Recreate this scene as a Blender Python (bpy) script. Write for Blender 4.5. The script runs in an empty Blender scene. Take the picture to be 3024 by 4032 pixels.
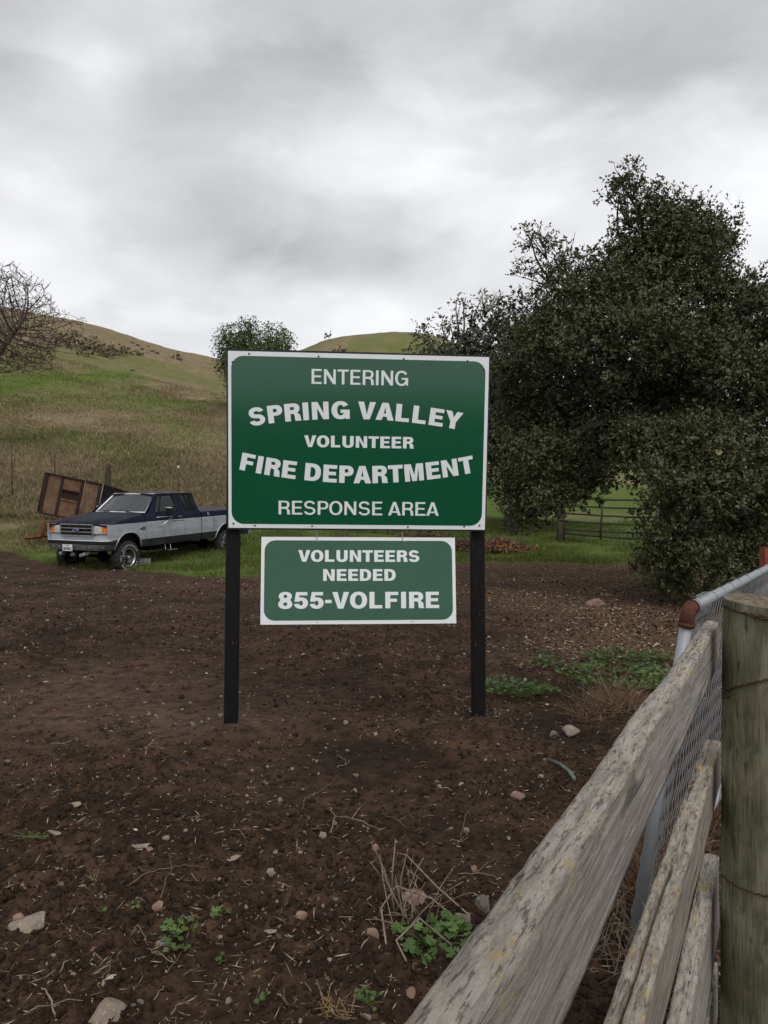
import bpy, bmesh, math, random
import numpy as np
from mathutils import Vector, Matrix, geometry as geo

sc = bpy.context.scene
COL = sc.collection
rad = math.radians
random.seed(7)
R = np.random.default_rng(11)

# ------------------------------------------------------------------ camera
FPX, CAMH, PITCH = 3100.0, 1.6, rad(-0.57)
cd = bpy.data.cameras.new('camera'); cam = bpy.data.objects.new('camera', cd); COL.objects.link(cam)
cam.location = (0, 0, CAMH); cam.rotation_euler = (rad(90) + PITCH, 0, 0)
cd.sensor_fit = 'VERTICAL'; cd.sensor_height = 24.0; cd.lens = 24.0 * FPX / 4032.0
cd.clip_start = 0.05; cd.clip_end = 3000
sc.camera = cam

# ------------------------------------------------------------------ sky, sun, exposure
SUN_EL, SUN_ROT = 50.0, 158.0          # sun behind the cloud, behind and right of the photographer
w = bpy.data.worlds.new('World'); sc.world = w; w.use_nodes = True
nt = w.node_tree; nt.nodes.clear()
def N(tree, typ, **kw):
    n = tree.nodes.new(typ)
    for k, v in kw.items():
        setattr(n, k, v)
    return n
def math_n(tree, op, a, b=None, clamp=False):
    n = tree.nodes.new('ShaderNodeMath'); n.operation = op; n.use_clamp = clamp
    for i, s in enumerate((a, b)):
        if s is None: continue
        if isinstance(s, (int, float)): n.inputs[i].default_value = s
        else: tree.links.new(s, n.inputs[i])
    return n.outputs[0]
def vmath(tree, op, a, b=None):
    n = tree.nodes.new('ShaderNodeVectorMath'); n.operation = op
    for i, s in enumerate((a, b)):
        if s is None: continue
        if isinstance(s, tuple): n.inputs[i].default_value = s
        else: tree.links.new(s, n.inputs[i])
    return n
def build_sky():
    L = nt.links
    tc = N(nt, 'ShaderNodeTexCoord')
    sep = N(nt, 'ShaderNodeSeparateXYZ'); L.new(tc.outputs['Generated'], sep.inputs[0])
    zc = math_n(nt, 'MAXIMUM', sep.outputs[2], 0.0)
    den = math_n(nt, 'ADD', zc, 0.34)
    cx = math_n(nt, 'DIVIDE', sep.outputs[0], den); cy = math_n(nt, 'DIVIDE', sep.outputs[1], den)
    comb = N(nt, 'ShaderNodeCombineXYZ'); L.new(cx, comb.inputs[0]); L.new(cy, comb.inputs[1])
    def noise(scale, detail, rough, off, dist=0.0, vec=None):
        v = vmath(nt, 'ADD', vec if vec is not None else comb.outputs[0], off)
        n = N(nt, 'ShaderNodeTexNoise'); n.inputs['Scale'].default_value = scale; n.inputs['Detail'].default_value = detail
        n.inputs['Roughness'].default_value = rough; n.inputs['Distortion'].default_value = dist
        L.new(v.outputs[0], n.inputs['Vector']); return n.outputs['Fac']
    flat = vmath(nt, 'MULTIPLY', tc.outputs['Generated'], (1.0, 1.0, 2.0)).outputs[0]
    n1 = noise(2.6, 7, 0.5, (3.1, 1.7, 0.4), 0.2, flat)
    n2 = noise(6.5, 9, 0.55, (8.4, 2.2, 5.0), 0.25, flat)
    def soft(f, a, b):
        r = N(nt, 'ShaderNodeMapRange'); r.interpolation_type = 'SMOOTHSTEP'; r.inputs[1].default_value = a; r.inputs[2].default_value = b; L.new(f, r.inputs[0]); return r.outputs[0]
    n3 = soft(noise(4.2, 8, 0.5, (1.3, 6.2, 2.0), 0.35, flat), .44, .58)
    n1 = soft(n1, .30, .70); n2 = soft(n2, .28, .72)
    def lobe(px, py, rx, ry):
        """soft elliptical light or dark area of the cloud deck in a given direction"""
        x = (px - 1512) / FPX; z = (2016 - py) / FPX
        c, s = math.cos(PITCH), math.sin(PITCH)
        d = Vector((x, c - z * s, s + z * c)); d.normalize()
        rt = Vector((d.y, -d.x, 0)).normalized(); up = rt.cross(d)
        if up.z < 0: up = -up
        def dot(v): return vmath(nt, 'DOT_PRODUCT', tc.outputs['Generated'], tuple(v)).outputs['Value']
        a = math_n(nt, 'DIVIDE', dot(rt), rx / FPX); b = math_n(nt, 'DIVIDE', dot(up), ry / FPX)
        q = math_n(nt, 'ADD', math_n(nt, 'MULTIPLY', a, a), math_n(nt, 'MULTIPLY', b, b))
        e = math_n(nt, 'POWER', 2.718, math_n(nt, 'MULTIPLY', q, -1.0))
        f = math_n(nt, 'GREATER_THAN', dot(d), 0.0)
        return math_n(nt, 'MULTIPLY', e, f)
    # overall: dark deck overhead, paler towards the horizon
    el = math_n(nt, 'SUBTRACT', 1.0, math_n(nt, 'MULTIPLY', zc, 1.15))
    val = math_n(nt, 'MULTIPLY', el, 0.30)
    val = math_n(nt, 'ADD', val, 0.475)
    val = math_n(nt, 'ADD', val, math_n(nt, 'MULTIPLY', math_n(nt, 'SUBTRACT', n1, 0.5), 0.15))
    val = math_n(nt, 'ADD', val, math_n(nt, 'MULTIPLY', math_n(nt, 'SUBTRACT', n2, 0.5), 0.10))
    val = math_n(nt, 'ADD', val, math_n(nt, 'MULTIPLY', math_n(nt, 'SUBTRACT', n3, 0.5), 0.09))
    for px, py, rx, ry, amp in [(340, 260, 210, 150, .17), (90, 640, 330, 260, .16), (1420, 620, 520, 190, .17), (1450, 1240, 330, 130, .20),
                                (2900, 760, 330, 200, .20), (1950, 480, 420, 170, .10), (60, 230, 240, 300, -.10), (1150, 200, 900, 210, -.05),
                                (2500, 260, 520, 200, -.06), (1000, 960, 330, 150, -.10), (1500, 1030, 260, 110, -.11), (340, 300, 160, 120, .08), (2000, 900, 420, 220, .08), (350, 1180, 500, 160, .07)]:
        val = math_n(nt, 'ADD', val, math_n(nt, 'MULTIPLY', lobe(px, py, rx, ry), amp))
    # thinner, brighter cloud on the sun's side of the sky, behind the photographer
    back = math_n(nt, 'MULTIPLY', math_n(nt, 'ADD', math_n(nt, 'MULTIPLY', sep.outputs[1], -1.0), 0.0), 0.80)
    back = math_n(nt, 'MAXIMUM', back, 0.0)
    val = math_n(nt, 'ADD', val, back)
    val = math_n(nt, 'MAXIMUM', val, 0.12)
    ramp = N(nt, 'ShaderNodeValToRGB')
    ramp.color_ramp.elements[0].position = 0.2; ramp.color_ramp.elements[0].color = (.93, .94, 1.0, 1)
    ramp.color_ramp.elements[1].position = 0.75; ramp.color_ramp.elements[1].color = (.965, .972, 1.0, 1)
    L.new(val, ramp.inputs[0])
    bg = N(nt, 'ShaderNodeBackground'); L.new(ramp.outputs[0], bg.inputs[0]); L.new(val, bg.inputs[1])
    sky = N(nt, 'ShaderNodeTexSky'); sky.sky_type = 'NISHITA'; sky.sun_disc = False
    sky.sun_elevation = rad(SUN_EL); sky.sun_rotation = rad(SUN_ROT)
    bg2 = N(nt, 'ShaderNodeBackground'); L.new(sky.outputs[0], bg2.inputs[0]); bg2.inputs[1].default_value = 0.05
    mix = N(nt, 'ShaderNodeMixShader'); mix.inputs[0].default_value = 0.04      # the cloud deck hides nearly all of the blue
    L.new(bg.outputs[0], mix.inputs[1]); L.new(bg2.outputs[0], mix.inputs[2])
    out = N(nt, 'ShaderNodeOutputWorld'); L.new(mix.outputs[0], out.inputs[0])
build_sky()
ld = bpy.data.lights.new('sun', 'SUN'); ld.energy = 1.3; ld.angle = rad(30); ld.color = (1.0, .97, .93)
sun = bpy.data.objects.new('sun', ld); COL.objects.link(sun)
_a = rad(SUN_ROT); _e = rad(SUN_EL)
sd = Vector((math.sin(_a) * math.cos(_e), math.cos(_a) * math.cos(_e), math.sin(_e)))
sun.rotation_euler = sd.to_track_quat('Z', 'Y').to_euler()
sc.view_settings.view_transform = 'Standard'; sc.view_settings.look = 'None'
sc.view_settings.exposure = 0.25; sc.view_settings.gamma = 1.0

# ------------------------------------------------------------------ helpers
def at(px, py, Y):
    """the point at distance Y (metres north of the camera) seen at photo pixel px, py"""
    x = (px - 1512) / FPX; z = (2016 - py) / FPX
    c, s = math.cos(PITCH), math.sin(PITCH)
    d = (x, c - z * s, s + z * c)
    k = Y / d[1]
    return Vector((d[0] * k, Y, CAMH + d[2] * k))
def tag(o, label=None, cat=None, group=None, kind=None):
    if label: o['label'] = label
    if cat: o['category'] = cat
    if group: o['group'] = group
    if kind: o['kind'] = kind
    return o
def empty(name, loc=(0, 0, 0), label=None, cat=None, group=None, rot=None):
    o = bpy.data.objects.new(name, None); COL.objects.link(o); o.location = loc; o.empty_display_size = .1
    if rot is not None: o.rotation_euler = rot
    return tag(o, label, cat, group)
def link_mesh(name, me, mats, parent=None):
    o = bpy.data.objects.new(name, me); COL.objects.link(o)
    for m in (mats if isinstance(mats, (list, tuple)) else [mats]): me.materials.append(m)
    if parent is not None: o.parent = parent
    return o
def np_mesh(name, V, F, mats, parent=None, attrs=None, smooth=False):
    """V (n,3), F (m,k) arrays -> one mesh object"""
    V = np.asarray(V, np.float32); F = np.asarray(F, np.int32)
    me = bpy.data.meshes.new(name); k = F.shape[1]
    me.vertices.add(len(V)); me.vertices.foreach_set('co', V.ravel())
    me.loops.add(F.size); me.loops.foreach_set('vertex_index', F.ravel())
    me.polygons.add(len(F)); me.polygons.foreach_set('loop_start', np.arange(len(F), dtype=np.int32) * k)
    me.polygons.foreach_set('loop_total', np.full(len(F), k, np.int32))
    if smooth: me.polygons.foreach_set('use_smooth', np.ones(len(F), bool))
    for an, av in (attrs or {}).items():
        a = me.attributes.new(an, 'FLOAT', 'POINT'); a.data.foreach_set('value', np.asarray(av, np.float32))
    me.update(calc_edges=True); me.validate()
    return link_mesh(name, me, mats, parent)

class MB:
    """collects shapes and links them as one mesh object"""
    def __init__(s): s.v = []; s.f = []; s.m = []; s.sm = []
    def add(s, vs, fs, mat=0, smooth=False):
        b = len(s.v); s.v += [tuple(v) for v in vs]
        for f in fs: s.f.append([b + i for i in f]); s.m.append(mat); s.sm.append(smooth)
    def box(s, c, size, mat=0, M=None, bev=0.0):
        bm = bmesh.new(); bmesh.ops.create_cube(bm, size=1.0)
        for v in bm.verts: v.co = Vector((v.co.x * size[0], v.co.y * size[1], v.co.z * size[2]))
        if bev > 0: bmesh.ops.bevel(bm, geom=list(bm.edges), offset=bev, segments=2, affect='EDGES', profile=.5)
        bm.verts.index_update()
        vs = [(M @ v.co if M else v.co) + Vector(c) for v in bm.verts]
        s.add(vs, [[v.index for v in f.verts] for f in bm.faces], mat); bm.free()
    def tube(s, pts, r, n=8, mat=0, cap=True, smooth=True, closed=False):
        pts = [Vector(p) for p in pts]; m = len(pts)
        rs = r if isinstance(r, (list, tuple)) else [r] * m
        vs = []; fs = []; prev = None
        for i, p in enumerate(pts):
            if closed: t = (pts[(i + 1) % m] - pts[i - 1])
            else: t = (pts[min(i + 1, m - 1)] - pts[max(i - 1, 0)])
            if t.length < 1e-9: t = Vector((0, 0, 1))
            t.normalize()
            if prev is None:
                a = Vector((0, 0, 1)) if abs(t.z) < .9 else Vector((1, 0, 0))
                x = t.cross(a).normalized()
            else:
                x = prev - t * prev.dot(t)
                x = x.normalized() if x.length > 1e-6 else t.orthogonal().normalized()
            prev = x; y = t.cross(x)
            for k in range(n):
                an = 2 * math.pi * k / n
                vs.append(p + (x * math.cos(an) + y * math.sin(an)) * rs[i])
        for i in range(m if closed else m - 1):
            j = (i + 1) % m
            for k in range(n):
                fs.append([i * n + k, i * n + (k + 1) % n, j * n + (k + 1) % n, j * n + k])
        s.add(vs, fs, mat, smooth)
        if cap and not closed:
            b = len(s.v) - len(vs)
            s.f.append([b + k for k in reversed(range(n))]); s.m.append(mat); s.sm.append(False)
            s.f.append([b + (m - 1) * n + k for k in range(n)]); s.m.append(mat); s.sm.append(False)
    def lathe(s, prof, fn, n=32, mat=0, smooth=True):
        """prof: list of (radius, axial); fn(radius*cos, radius*sin, axial)->point"""
        vs = []; fs = []; m = len(prof)
        for (r, a) in prof:
            for k in range(n):
                t = 2 * math.pi * k / n; vs.append(fn(r * math.cos(t), r * math.sin(t), a))
        for i in range(m - 1):
            for k in range(n):
                fs.append([i * n + k, i * n + (k + 1) % n, (i + 1) * n + (k + 1) % n, (i + 1) * n + k])
        s.add(vs, fs, mat, smooth)
    def plate(s, contours, fn, back, mat=0, walls=True):
        """flat outline with holes, fn(x, y)->front point, back: vector to the rear face"""
        cs = [[Vector((p[0], p[1], 0)) for p in c] for c in contours]
        tris = geo.tessellate_polygon(cs)
        flat = [p for c in contours for p in c]
        fr = [Vector(fn(*p)) for p in flat]; n = len(fr)
        bk = Vector(back)
        s.add(fr, [list(t) for t in tris], mat)
        if bk.length > 0:
            s.add([p + bk for p in fr], [list(reversed(t)) for t in tris], mat)
            if walls:
                b = 0
                for c in contours:
                    m = len(c); vs = []
                    for i in range(m): vs += [fr[b + i], fr[b + i] + bk]
                    s.add(vs, [[2 * i, 2 * ((i + 1) % m), 2 * ((i + 1) % m) + 1, 2 * i + 1] for i in range(m)], mat)
                    b += m
    def grid(s, nx, ny, fn, mat=0, smooth=True, thick=None):
        vs = [Vector(fn(i / nx, j / ny)) for j in range(ny + 1) for i in range(nx + 1)]
        q = lambda i, j: j * (nx + 1) + i
        fs = [[q(i, j), q(i + 1, j), q(i + 1, j + 1), q(i, j + 1)] for j in range(ny) for i in range(nx)]
        s.add(vs, fs, mat, smooth)
        if thick:
            t = Vector(thick); s.add([v + t for v in vs], [list(reversed(f)) for f in fs], mat, smooth)
            ring = [q(i, 0) for i in range(nx)] + [q(nx, j) for j in range(ny)] + [q(i, ny) for i in range(nx, 0, -1)] + [q(0, j) for j in range(ny, 0, -1)]
            m = len(ring); wv = []
            for r_ in ring: wv += [vs[r_], vs[r_] + t]
            s.add(wv, [[2 * i, 2 * i + 1, 2 * ((i + 1) % m) + 1, 2 * ((i + 1) % m)] for i in range(m)], mat)
    def build(s, name, mats, parent=None, fix=True):
        me = bpy.data.meshes.new(name); me.from_pydata([tuple(v) for v in s.v], [], s.f)
        me.polygons.foreach_set('material_index', s.m); me.polygons.foreach_set('use_smooth', s.sm)
        if fix:
            bm = bmesh.new(); bm.from_mesh(me); bmesh.ops.recalc_face_normals(bm, faces=bm.faces); bm.to_mesh(me); bm.free()
        me.update()
        return link_mesh(name, me, mats, parent)

# value noise in numpy
_P = R.random((512, 512)).astype(np.float32)
def vn(x, y, seed=0):
    x = np.asarray(x, np.float64) + seed * 17.31; y = np.asarray(y, np.float64) + seed * 9.77
    xi = np.floor(x).astype(np.int64); yi = np.floor(y).astype(np.int64)
    fx = x - xi; fy = y - yi
    fx = fx * fx * (3 - 2 * fx); fy = fy * fy * (3 - 2 * fy)
    a = _P[xi & 511, yi & 511]; b = _P[(xi + 1) & 511, yi & 511]; c = _P[xi & 511, (yi + 1) & 511]; d = _P[(xi + 1) & 511, (yi + 1) & 511]
    return (a * (1 - fx) + b * fx) * (1 - fy) + (c * (1 - fx) + d * fx) * fy - .5
def fbm(x, y, s, o=4, seed=0, g=.5):
    t = 0; a = 1.0
    for k in range(o):
        t = t + a * vn(np.asarray(x) / s * 2 ** k, np.asarray(y) / s * 2 ** k, seed + k); a *= g
    return t
def sstep(a, b, x):
    t = np.clip((x - a) / (b - a), 0, 1); return t * t * (3 - 2 * t)

# ------------------------------------------------------------------ terrain
_EU = (np.array([-900, -600, 0, 313, 470, 627, 784, 878, 1100, 1300, 1600, 2000, 2600, 3600]) - 1512) / FPX
_EV = [.262, .257, .2425, .2215, .2085, .193, .178, .173, .155, .12, .06, .02, .01, .02]
_FU = (np.array([-600, 878, 1000, 1160, 1300, 1420, 1540, 1660, 1760, 2000, 2400, 3600]) - 1512) / FPX
_FV = [.04, .14, .164, .189, .2075, .2130, .2150, .2140, .2075, .158, .09, .05]
_SY = [0, 18, 24, 30, 45, 60, 75, 95, 108, 112, 130, 160, 220, 400]
_SV = [0, 0, .012, .048, .19, .37, .54, .83, .985, 1.0, 1.0, .85, .5, .2]
def _sm(f, x, dx):
    return (f(x - dx) + f(x - dx * .5) + f(x) + f(x + dx * .5) + f(x + dx)) / 5
def macro(x, y):
    x = np.asarray(x, float); y = np.asarray(y, float)
    u = x / np.maximum(y, 8.0)
    e1 = _sm(lambda q: np.interp(q, _EU, _EV), u, .025)
    S = _sm(lambda q: np.interp(q, _SY, _SV), y, 2.2)
    zl = (CAMH + e1 * 110) * S
    e2 = _sm(lambda q: np.interp(q, _FU, _FV), u, .012)
    zf = (CAMH + e2 * 220) * np.interp(y, [0, 115, 150, 200, 218, 226, 300, 700], [0, 0, .36, .86, .99, .99, .8, .3])
    base = .0365 * np.log1p(np.exp((np.clip(y, -50, 50) - 19.5) / .8)) * .8
    z = base + np.maximum(zl, zf)
    # unseen hillside added behind the photographer, dark for the signs to reflect
    z = z + (15 * sstep(30, 95, -y) + 10 * sstep(90, 300, -y)) * (1 + .5 * vn(x / 40, y / 40, 5))
    return z
_DU = [-1.2, -.55, -.49, -.445, -.41, -.37, -.30, -.2, -.13, 0, .1, .25, .33, .5, 1.2]
_DV = [23, 22.8, 22.0, 20.6, 18.9, 18.5, 17.6, 17.2, 17.2, 18, 20.0, 20.3, 20.0, 17, 14]
def worn(x, y):
    """smoother trodden soil behind and left of the left post"""
    q = ((x + 1.9 + .35 * (y - 6.5)) / 1.6) ** 2 + ((y - 6.6) / 1.25) ** 2 + .9 * fbm(x, y, .8, 3, 140)
    return np.clip(1.15 - q, 0, 1)
def dirt_mask(x, y):
    u = x / np.maximum(y, 3.0)
    yb = np.interp(u, _DU, _DV) + 1.6 * fbm(x, y, 2.2, 3, 21)
    return 1 - sstep(-.25, .55, y - yb)
def ground(x, y, fine=True):
    x = np.asarray(x, float); y = np.asarray(y, float)
    z = macro(x, y)
    d = dirt_mask(x, y)
    near = np.clip(1.4 - np.abs(y) / 24, .25, 1)
    m = .085 * fbm(x, y, 1.9, 2, 1) + .05 * fbm(x, y, .55, 2, 3) * near
    if fine:
        rough = (.45 + 1.1 * sstep(-.22, .25, fbm(x, y, 1.3, 2, 33))) * (1 - .7 * worn(x, y))          # smoother trodden areas and cloddy areas
        b = np.abs(fbm(x, y, .16, 3, 7)); m = m + near * rough * (.055 * b + .022 * vn(x / .045, y / .045, 9) * np.clip(1.5 - np.abs(y) / 7, 0, 1))
    hillrough = sstep(26, 60, y) * (1 - .5 * sstep(85, 105, y)) * (.9 * fbm(x, y, 9, 3, 40) + .25 * fbm(x, y, 1.5, 2, 44))
    mound = .08 * np.exp(-(((x - .70) ** 2 + (y - 5.72) ** 2) / .12)) + .065 * np.exp(-(((x + 1.1) ** 2 + (y - 5.66) ** 2) / .1))
    return z + m * (.25 + .75 * d) + hillrough + mound - .02
def gz(x, y): return float(ground(np.array([x]), np.array([y]))[0])
def on(px, py):
    """ground point seen at photo pixel px, py"""
    lo, hi = 1.0, 120.0
    ys = np.geomspace(1.2, 400, 2600)
    x = (px - 1512) / FPX; z = (2016 - py) / FPX; c, s = math.cos(PITCH), math.sin(PITCH)
    k = ys / (c - z * s)
    g = ground(x * k, ys); h = CAMH + (s + z * c) * k
    hit = h < g
    i = int(np.argmax(hit)) if hit.any() else int(np.argmax(np.where(ys > 40, (g - h) / ys, -9)))
    return Vector((x * k[i], ys[i], float(g[i])))

# ------------------------------------------------------------------ materials
def mat(name, col, rough=.8, spec=.3, metal=0.0, noise=None, bump=None, coat=0.0):
    """noise: (scale, (r,g,b) second colour, lo, hi[, stretch]) ; bump: (scale, strength, distance)"""
    m = bpy.data.materials.new(name); m.use_nodes = True; t = m.node_tree; p = t.nodes['Principled BSDF']
    p.inputs['Base Color'].default_value = (*col, 1); p.inputs['Roughness'].default_value = rough
    p.inputs['Specular IOR Level'].default_value = spec; p.inputs['Metallic'].default_value = metal
    p.inputs['Coat Weight'].default_value = coat
    tc = None
    if noise or bump: tc = N(t, 'ShaderNodeTexCoord')
    last = None
    if noise:
        if not isinstance(noise, list): noise = [noise]
        prev = None
        for nz in noise:
            mp = N(t, 'ShaderNodeMapping'); t.links.new(tc.outputs['Object'], mp.inputs[0])
            if len(nz) > 4: mp.inputs['Scale'].default_value = nz[4]
            nn = N(t, 'ShaderNodeTexNoise'); nn.inputs['Scale'].default_value = nz[0]; nn.inputs['Detail'].default_value = 6; nn.inputs['Roughness'].default_value = .62
            t.links.new(mp.outputs[0], nn.inputs['Vector'])
            mr = N(t, 'ShaderNodeMapRange'); mr.inputs[1].default_value = nz[2]; mr.inputs[2].default_value = nz[3]
            t.links.new(nn.outputs['Fac'], mr.inputs[0])
            mx = N(t, 'ShaderNodeMix'); mx.data_type = 'RGBA'; t.links.new(mr.outputs[0], mx.inputs[0])
            if prev is None: mx.inputs[6].default_value = (*col, 1)
            else: t.links.new(prev, mx.inputs[6])
            mx.inputs[7].default_value = (*nz[1], 1); prev = mx.outputs[2]
        t.links.new(prev, p.inputs['Base Color'])
    if bump:
        mp = N(t, 'ShaderNodeMapping'); t.links.new(tc.outputs['Object'], mp.inputs[0])
        if len(bump) > 3: mp.inputs['Scale'].default_value = bump[3]
        nn = N(t, 'ShaderNodeTexNoise'); nn.inputs['Scale'].default_value = bump[0]; nn.inputs['Detail'].default_value = 7; nn.inputs['Roughness'].default_value = .65
        t.links.new(mp.outputs[0], nn.inputs['Vector'])
        b = N(t, 'ShaderNodeBump'); b.inputs['Strength'].default_value = bump[1]; b.inputs['Distance'].default_value = bump[2]
        t.links.new(nn.outputs['Fac'], b.inputs['Height']); t.links.new(b.outputs[0], p.inputs['Normal'])
    return m
def ramp_mat(name, stops, attr='v', rough=.6, spec=.3, trans=0.0):
    """colour picked along a ramp by a per-leaf value"""
    m = bpy.data.materials.new(name); m.use_nodes = True; t = m.node_tree; p = t.nodes['Principled BSDF']
    a = N(t, 'ShaderNodeAttribute', attribute_name=attr)
    r = N(t, 'ShaderNodeValToRGB'); cr = r.color_ramp
    while len(cr.elements) < len(stops): cr.elements.new(.5)
    for e, (q, c) in zip(cr.elements, stops): e.position = q; e.color = (*c, 1)
    t.links.new(a.outputs['Fac'], r.inputs[0]); t.links.new(r.outputs[0], p.inputs['Base Color'])
    p.inputs['Roughness'].default_value = rough; p.inputs['Specular IOR Level'].default_value = spec
    if trans > 0:
        tr = N(t, 'ShaderNodeBsdfTranslucent'); t.links.new(r.outputs[0], tr.inputs[0])
        mx = N(t, 'ShaderNodeMixShader'); mx.inputs[0].default_value = trans
        t.links.new(p.outputs[0], mx.inputs[1]); t.links.new(tr.outputs[0], mx.inputs[2])
        t.links.new(mx.outputs[0], t.nodes['Material Output'].inputs[0])
    return m
def terrain_mat():
    m = bpy.data.materials.new('terrain'); m.use_nodes = True; t = m.node_tree; p = t.nodes['Principled BSDF']; L = t.links
    tc = N(t, 'ShaderNodeTexCoord')
    def noise(sc_, det=6, ro=.6, off=(0, 0, 0), scl=(1, 1, 1)):
        mp = N(t, 'ShaderNodeMapping'); mp.inputs['Location'].default_value = off; mp.inputs['Scale'].default_value = scl
        L.new(tc.outputs['Object'], mp.inputs[0])
        n = N(t, 'ShaderNodeTexNoise'); n.inputs['Scale'].default_value = sc_; n.inputs['Detail'].default_value = det; n.inputs['Roughness'].default_value = ro
        L.new(mp.outputs[0], n.inputs['Vector']); return n.outputs['Fac']
    def rng(f, a, b):
        r = N(t, 'ShaderNodeMapRange'); r.inputs[1].default_value = a; r.inputs[2].default_value = b; L.new(f, r.inputs[0]); return r.outputs[0]
    def mix(f, a, b):
        x = N(t, 'ShaderNodeMix'); x.data_type = 'RGBA'
        if isinstance(f, float): x.inputs[0].default_value = f
        else: L.new(f, x.inputs[0])
        for i, c in ((6, a), (7, b)):
            if isinstance(c, tuple): x.inputs[i].default_value = (*c, 1)
            else: L.new(c, x.inputs[i])
        return x.outputs[2]
    at_d = N(t, 'ShaderNodeAttribute', attribute_name='dirt').outputs['Fac']
    at_y = N(t, 'ShaderNodeAttribute', attribute_name='dry').outputs['Fac']
    at_w = N(t, 'ShaderNodeAttribute', attribute_name='worn').outputs['Fac']
    at_l = N(t, 'ShaderNodeAttribute', attribute_name='litter').outputs['Fac']
    soil = mix(rng(noise(1.1, 6, .65), .40, .60), (.020, .0128, .0080), (.074, .0430, .0265))
    soil = mix(rng(noise(.32, 5, .6, (6, 2, 0)), .44, .60), soil, mix(rng(noise(3.4, 6, .7, (1, 8, 0)), .35, .62), (.034, .0205, .0125), (.078, .045, .0285)))
    soil = mix(math_n(t, 'MULTIPLY', at_w, .8), soil, (.098, .062, .042))
    soil = mix(rng(noise(9, 6, .7, (3, 1, 0)), .44, .68), soil, (.014, .0098, .0072))
    soil = mix(rng(noise(60, 4, .7, (7, 1, 0)), .60, .74), soil, (.088, .060, .039))
    soil = mix(math_n(t, 'MULTIPLY', at_l, rng(noise(28, 5, .8, (2, 5, 0)), .42, .62)), soil, (.15, .095, .055))
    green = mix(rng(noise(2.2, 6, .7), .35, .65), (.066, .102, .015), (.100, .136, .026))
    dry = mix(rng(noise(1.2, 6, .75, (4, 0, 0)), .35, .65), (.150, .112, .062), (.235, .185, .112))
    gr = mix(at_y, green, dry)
    gr = mix(rng(noise(.9, 8, .8, (0, 9, 2)), .52, .72), gr, (.085, .075, .034))
    L.new(mix(at_d, gr, soil), p.inputs['Base Color'])
    p.inputs['Roughness'].default_value = .95; p.inputs['Specular IOR Level'].default_value = .12
    b = N(t, 'ShaderNodeBump'); b.inputs['Strength'].default_value = .8; b.inputs['Distance'].default_value = .02
    L.new(noise(42, 8, .7), b.inputs['Height'])
    b2 = N(t, 'ShaderNodeBump'); b2.inputs['Strength'].default_value = .5; b2.inputs['Distance'].default_value = .4
    L.new(math_n(t, 'MULTIPLY', noise(1.6, 8, .75), math_n(t, 'SUBTRACT', 1.0, at_d)), b2.inputs['Height']); L.new(b.outputs[0], b2.inputs['Normal'])
    L.new(b2.outputs[0], p.inputs['Normal'])
    return m
def dry_mask(x, y):
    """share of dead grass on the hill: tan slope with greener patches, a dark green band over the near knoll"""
    u = x / np.maximum(y, 8.0)
    d = .66 + .95 * fbm(x, y, 7, 3, 60) + .55 * fbm(x, y, 2.5, 2, 63)
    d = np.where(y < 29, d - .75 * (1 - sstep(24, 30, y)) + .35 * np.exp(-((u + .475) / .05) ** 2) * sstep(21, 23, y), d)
    d = d + .55 * sstep(27, 31, y) * (1 - sstep(36, 46, y)) * sstep(.02, -.2, u) * .8
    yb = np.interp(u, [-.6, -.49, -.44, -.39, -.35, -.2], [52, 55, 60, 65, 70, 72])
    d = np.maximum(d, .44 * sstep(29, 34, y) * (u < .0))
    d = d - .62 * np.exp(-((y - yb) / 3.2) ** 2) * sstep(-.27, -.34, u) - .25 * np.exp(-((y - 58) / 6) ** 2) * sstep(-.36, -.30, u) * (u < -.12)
    d = np.where(u > .02, d - .95 * (1 - sstep(90, 130, y)), d)
    d = d + .35 * sstep(82, 95, y) * (y < 118) - .12 * sstep(118, 150, y)
    return np.clip(d, 0, 1)
def litter_mask(x, y):
    """dead leaves and chips fallen on the soil towards the oak"""
    l = sstep(.3, 2.6, x - .05 * y) * sstep(6.0, 9.0, y) * .95 + .35 * sstep(11, 16, y) * sstep(-8, 0, x)
    return np.clip(l * (1 + fbm(x, y, 1.5, 2, 70)), 0, 1)
def build_terrain():
    aF = np.linspace(-rad(36), rad(36), 700)
    aB = np.linspace(rad(36), 2 * math.pi - rad(36), 72)[1:-1]
    A = np.concatenate([aF, aB])
    r = [0.25]
    while r[-1] < 620:
        q = r[-1]
        r.append(q * (1.09 if q < 1.9 else 1.0046 if q < 11 else 1.0095 if q < 34 else 1.016 if q < 130 else 1.04))
    r = np.array(r)
    rr, aa = np.meshgrid(r, A, indexing='ij')
    x = (rr * np.sin(aa)).ravel(); y = (rr * np.cos(aa)).ravel()
    z = ground(x, y)
    n, k = len(r), len(A)
    i, j = np.meshgrid(np.arange(n - 1), np.arange(k), indexing='ij'); j2 = (j + 1) % k
    F = np.stack([i * k + j, (i + 1) * k + j, (i + 1) * k + j2, i * k + j2], -1).reshape(-1, 4)
    V = np.stack([x, y, z], 1)
    V = np.vstack([V, [[0, 0, float(ground(np.array([0.]), np.array([0.]))[0])]]])
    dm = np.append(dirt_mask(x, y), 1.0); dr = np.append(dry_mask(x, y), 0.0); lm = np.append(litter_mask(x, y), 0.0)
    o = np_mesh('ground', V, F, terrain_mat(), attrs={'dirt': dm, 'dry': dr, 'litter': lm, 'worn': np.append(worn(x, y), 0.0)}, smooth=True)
    tag(o, 'dark tilled soil running back to green grass and a dry grassy hillside', 'ground', kind='structure')
build_terrain()

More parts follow.
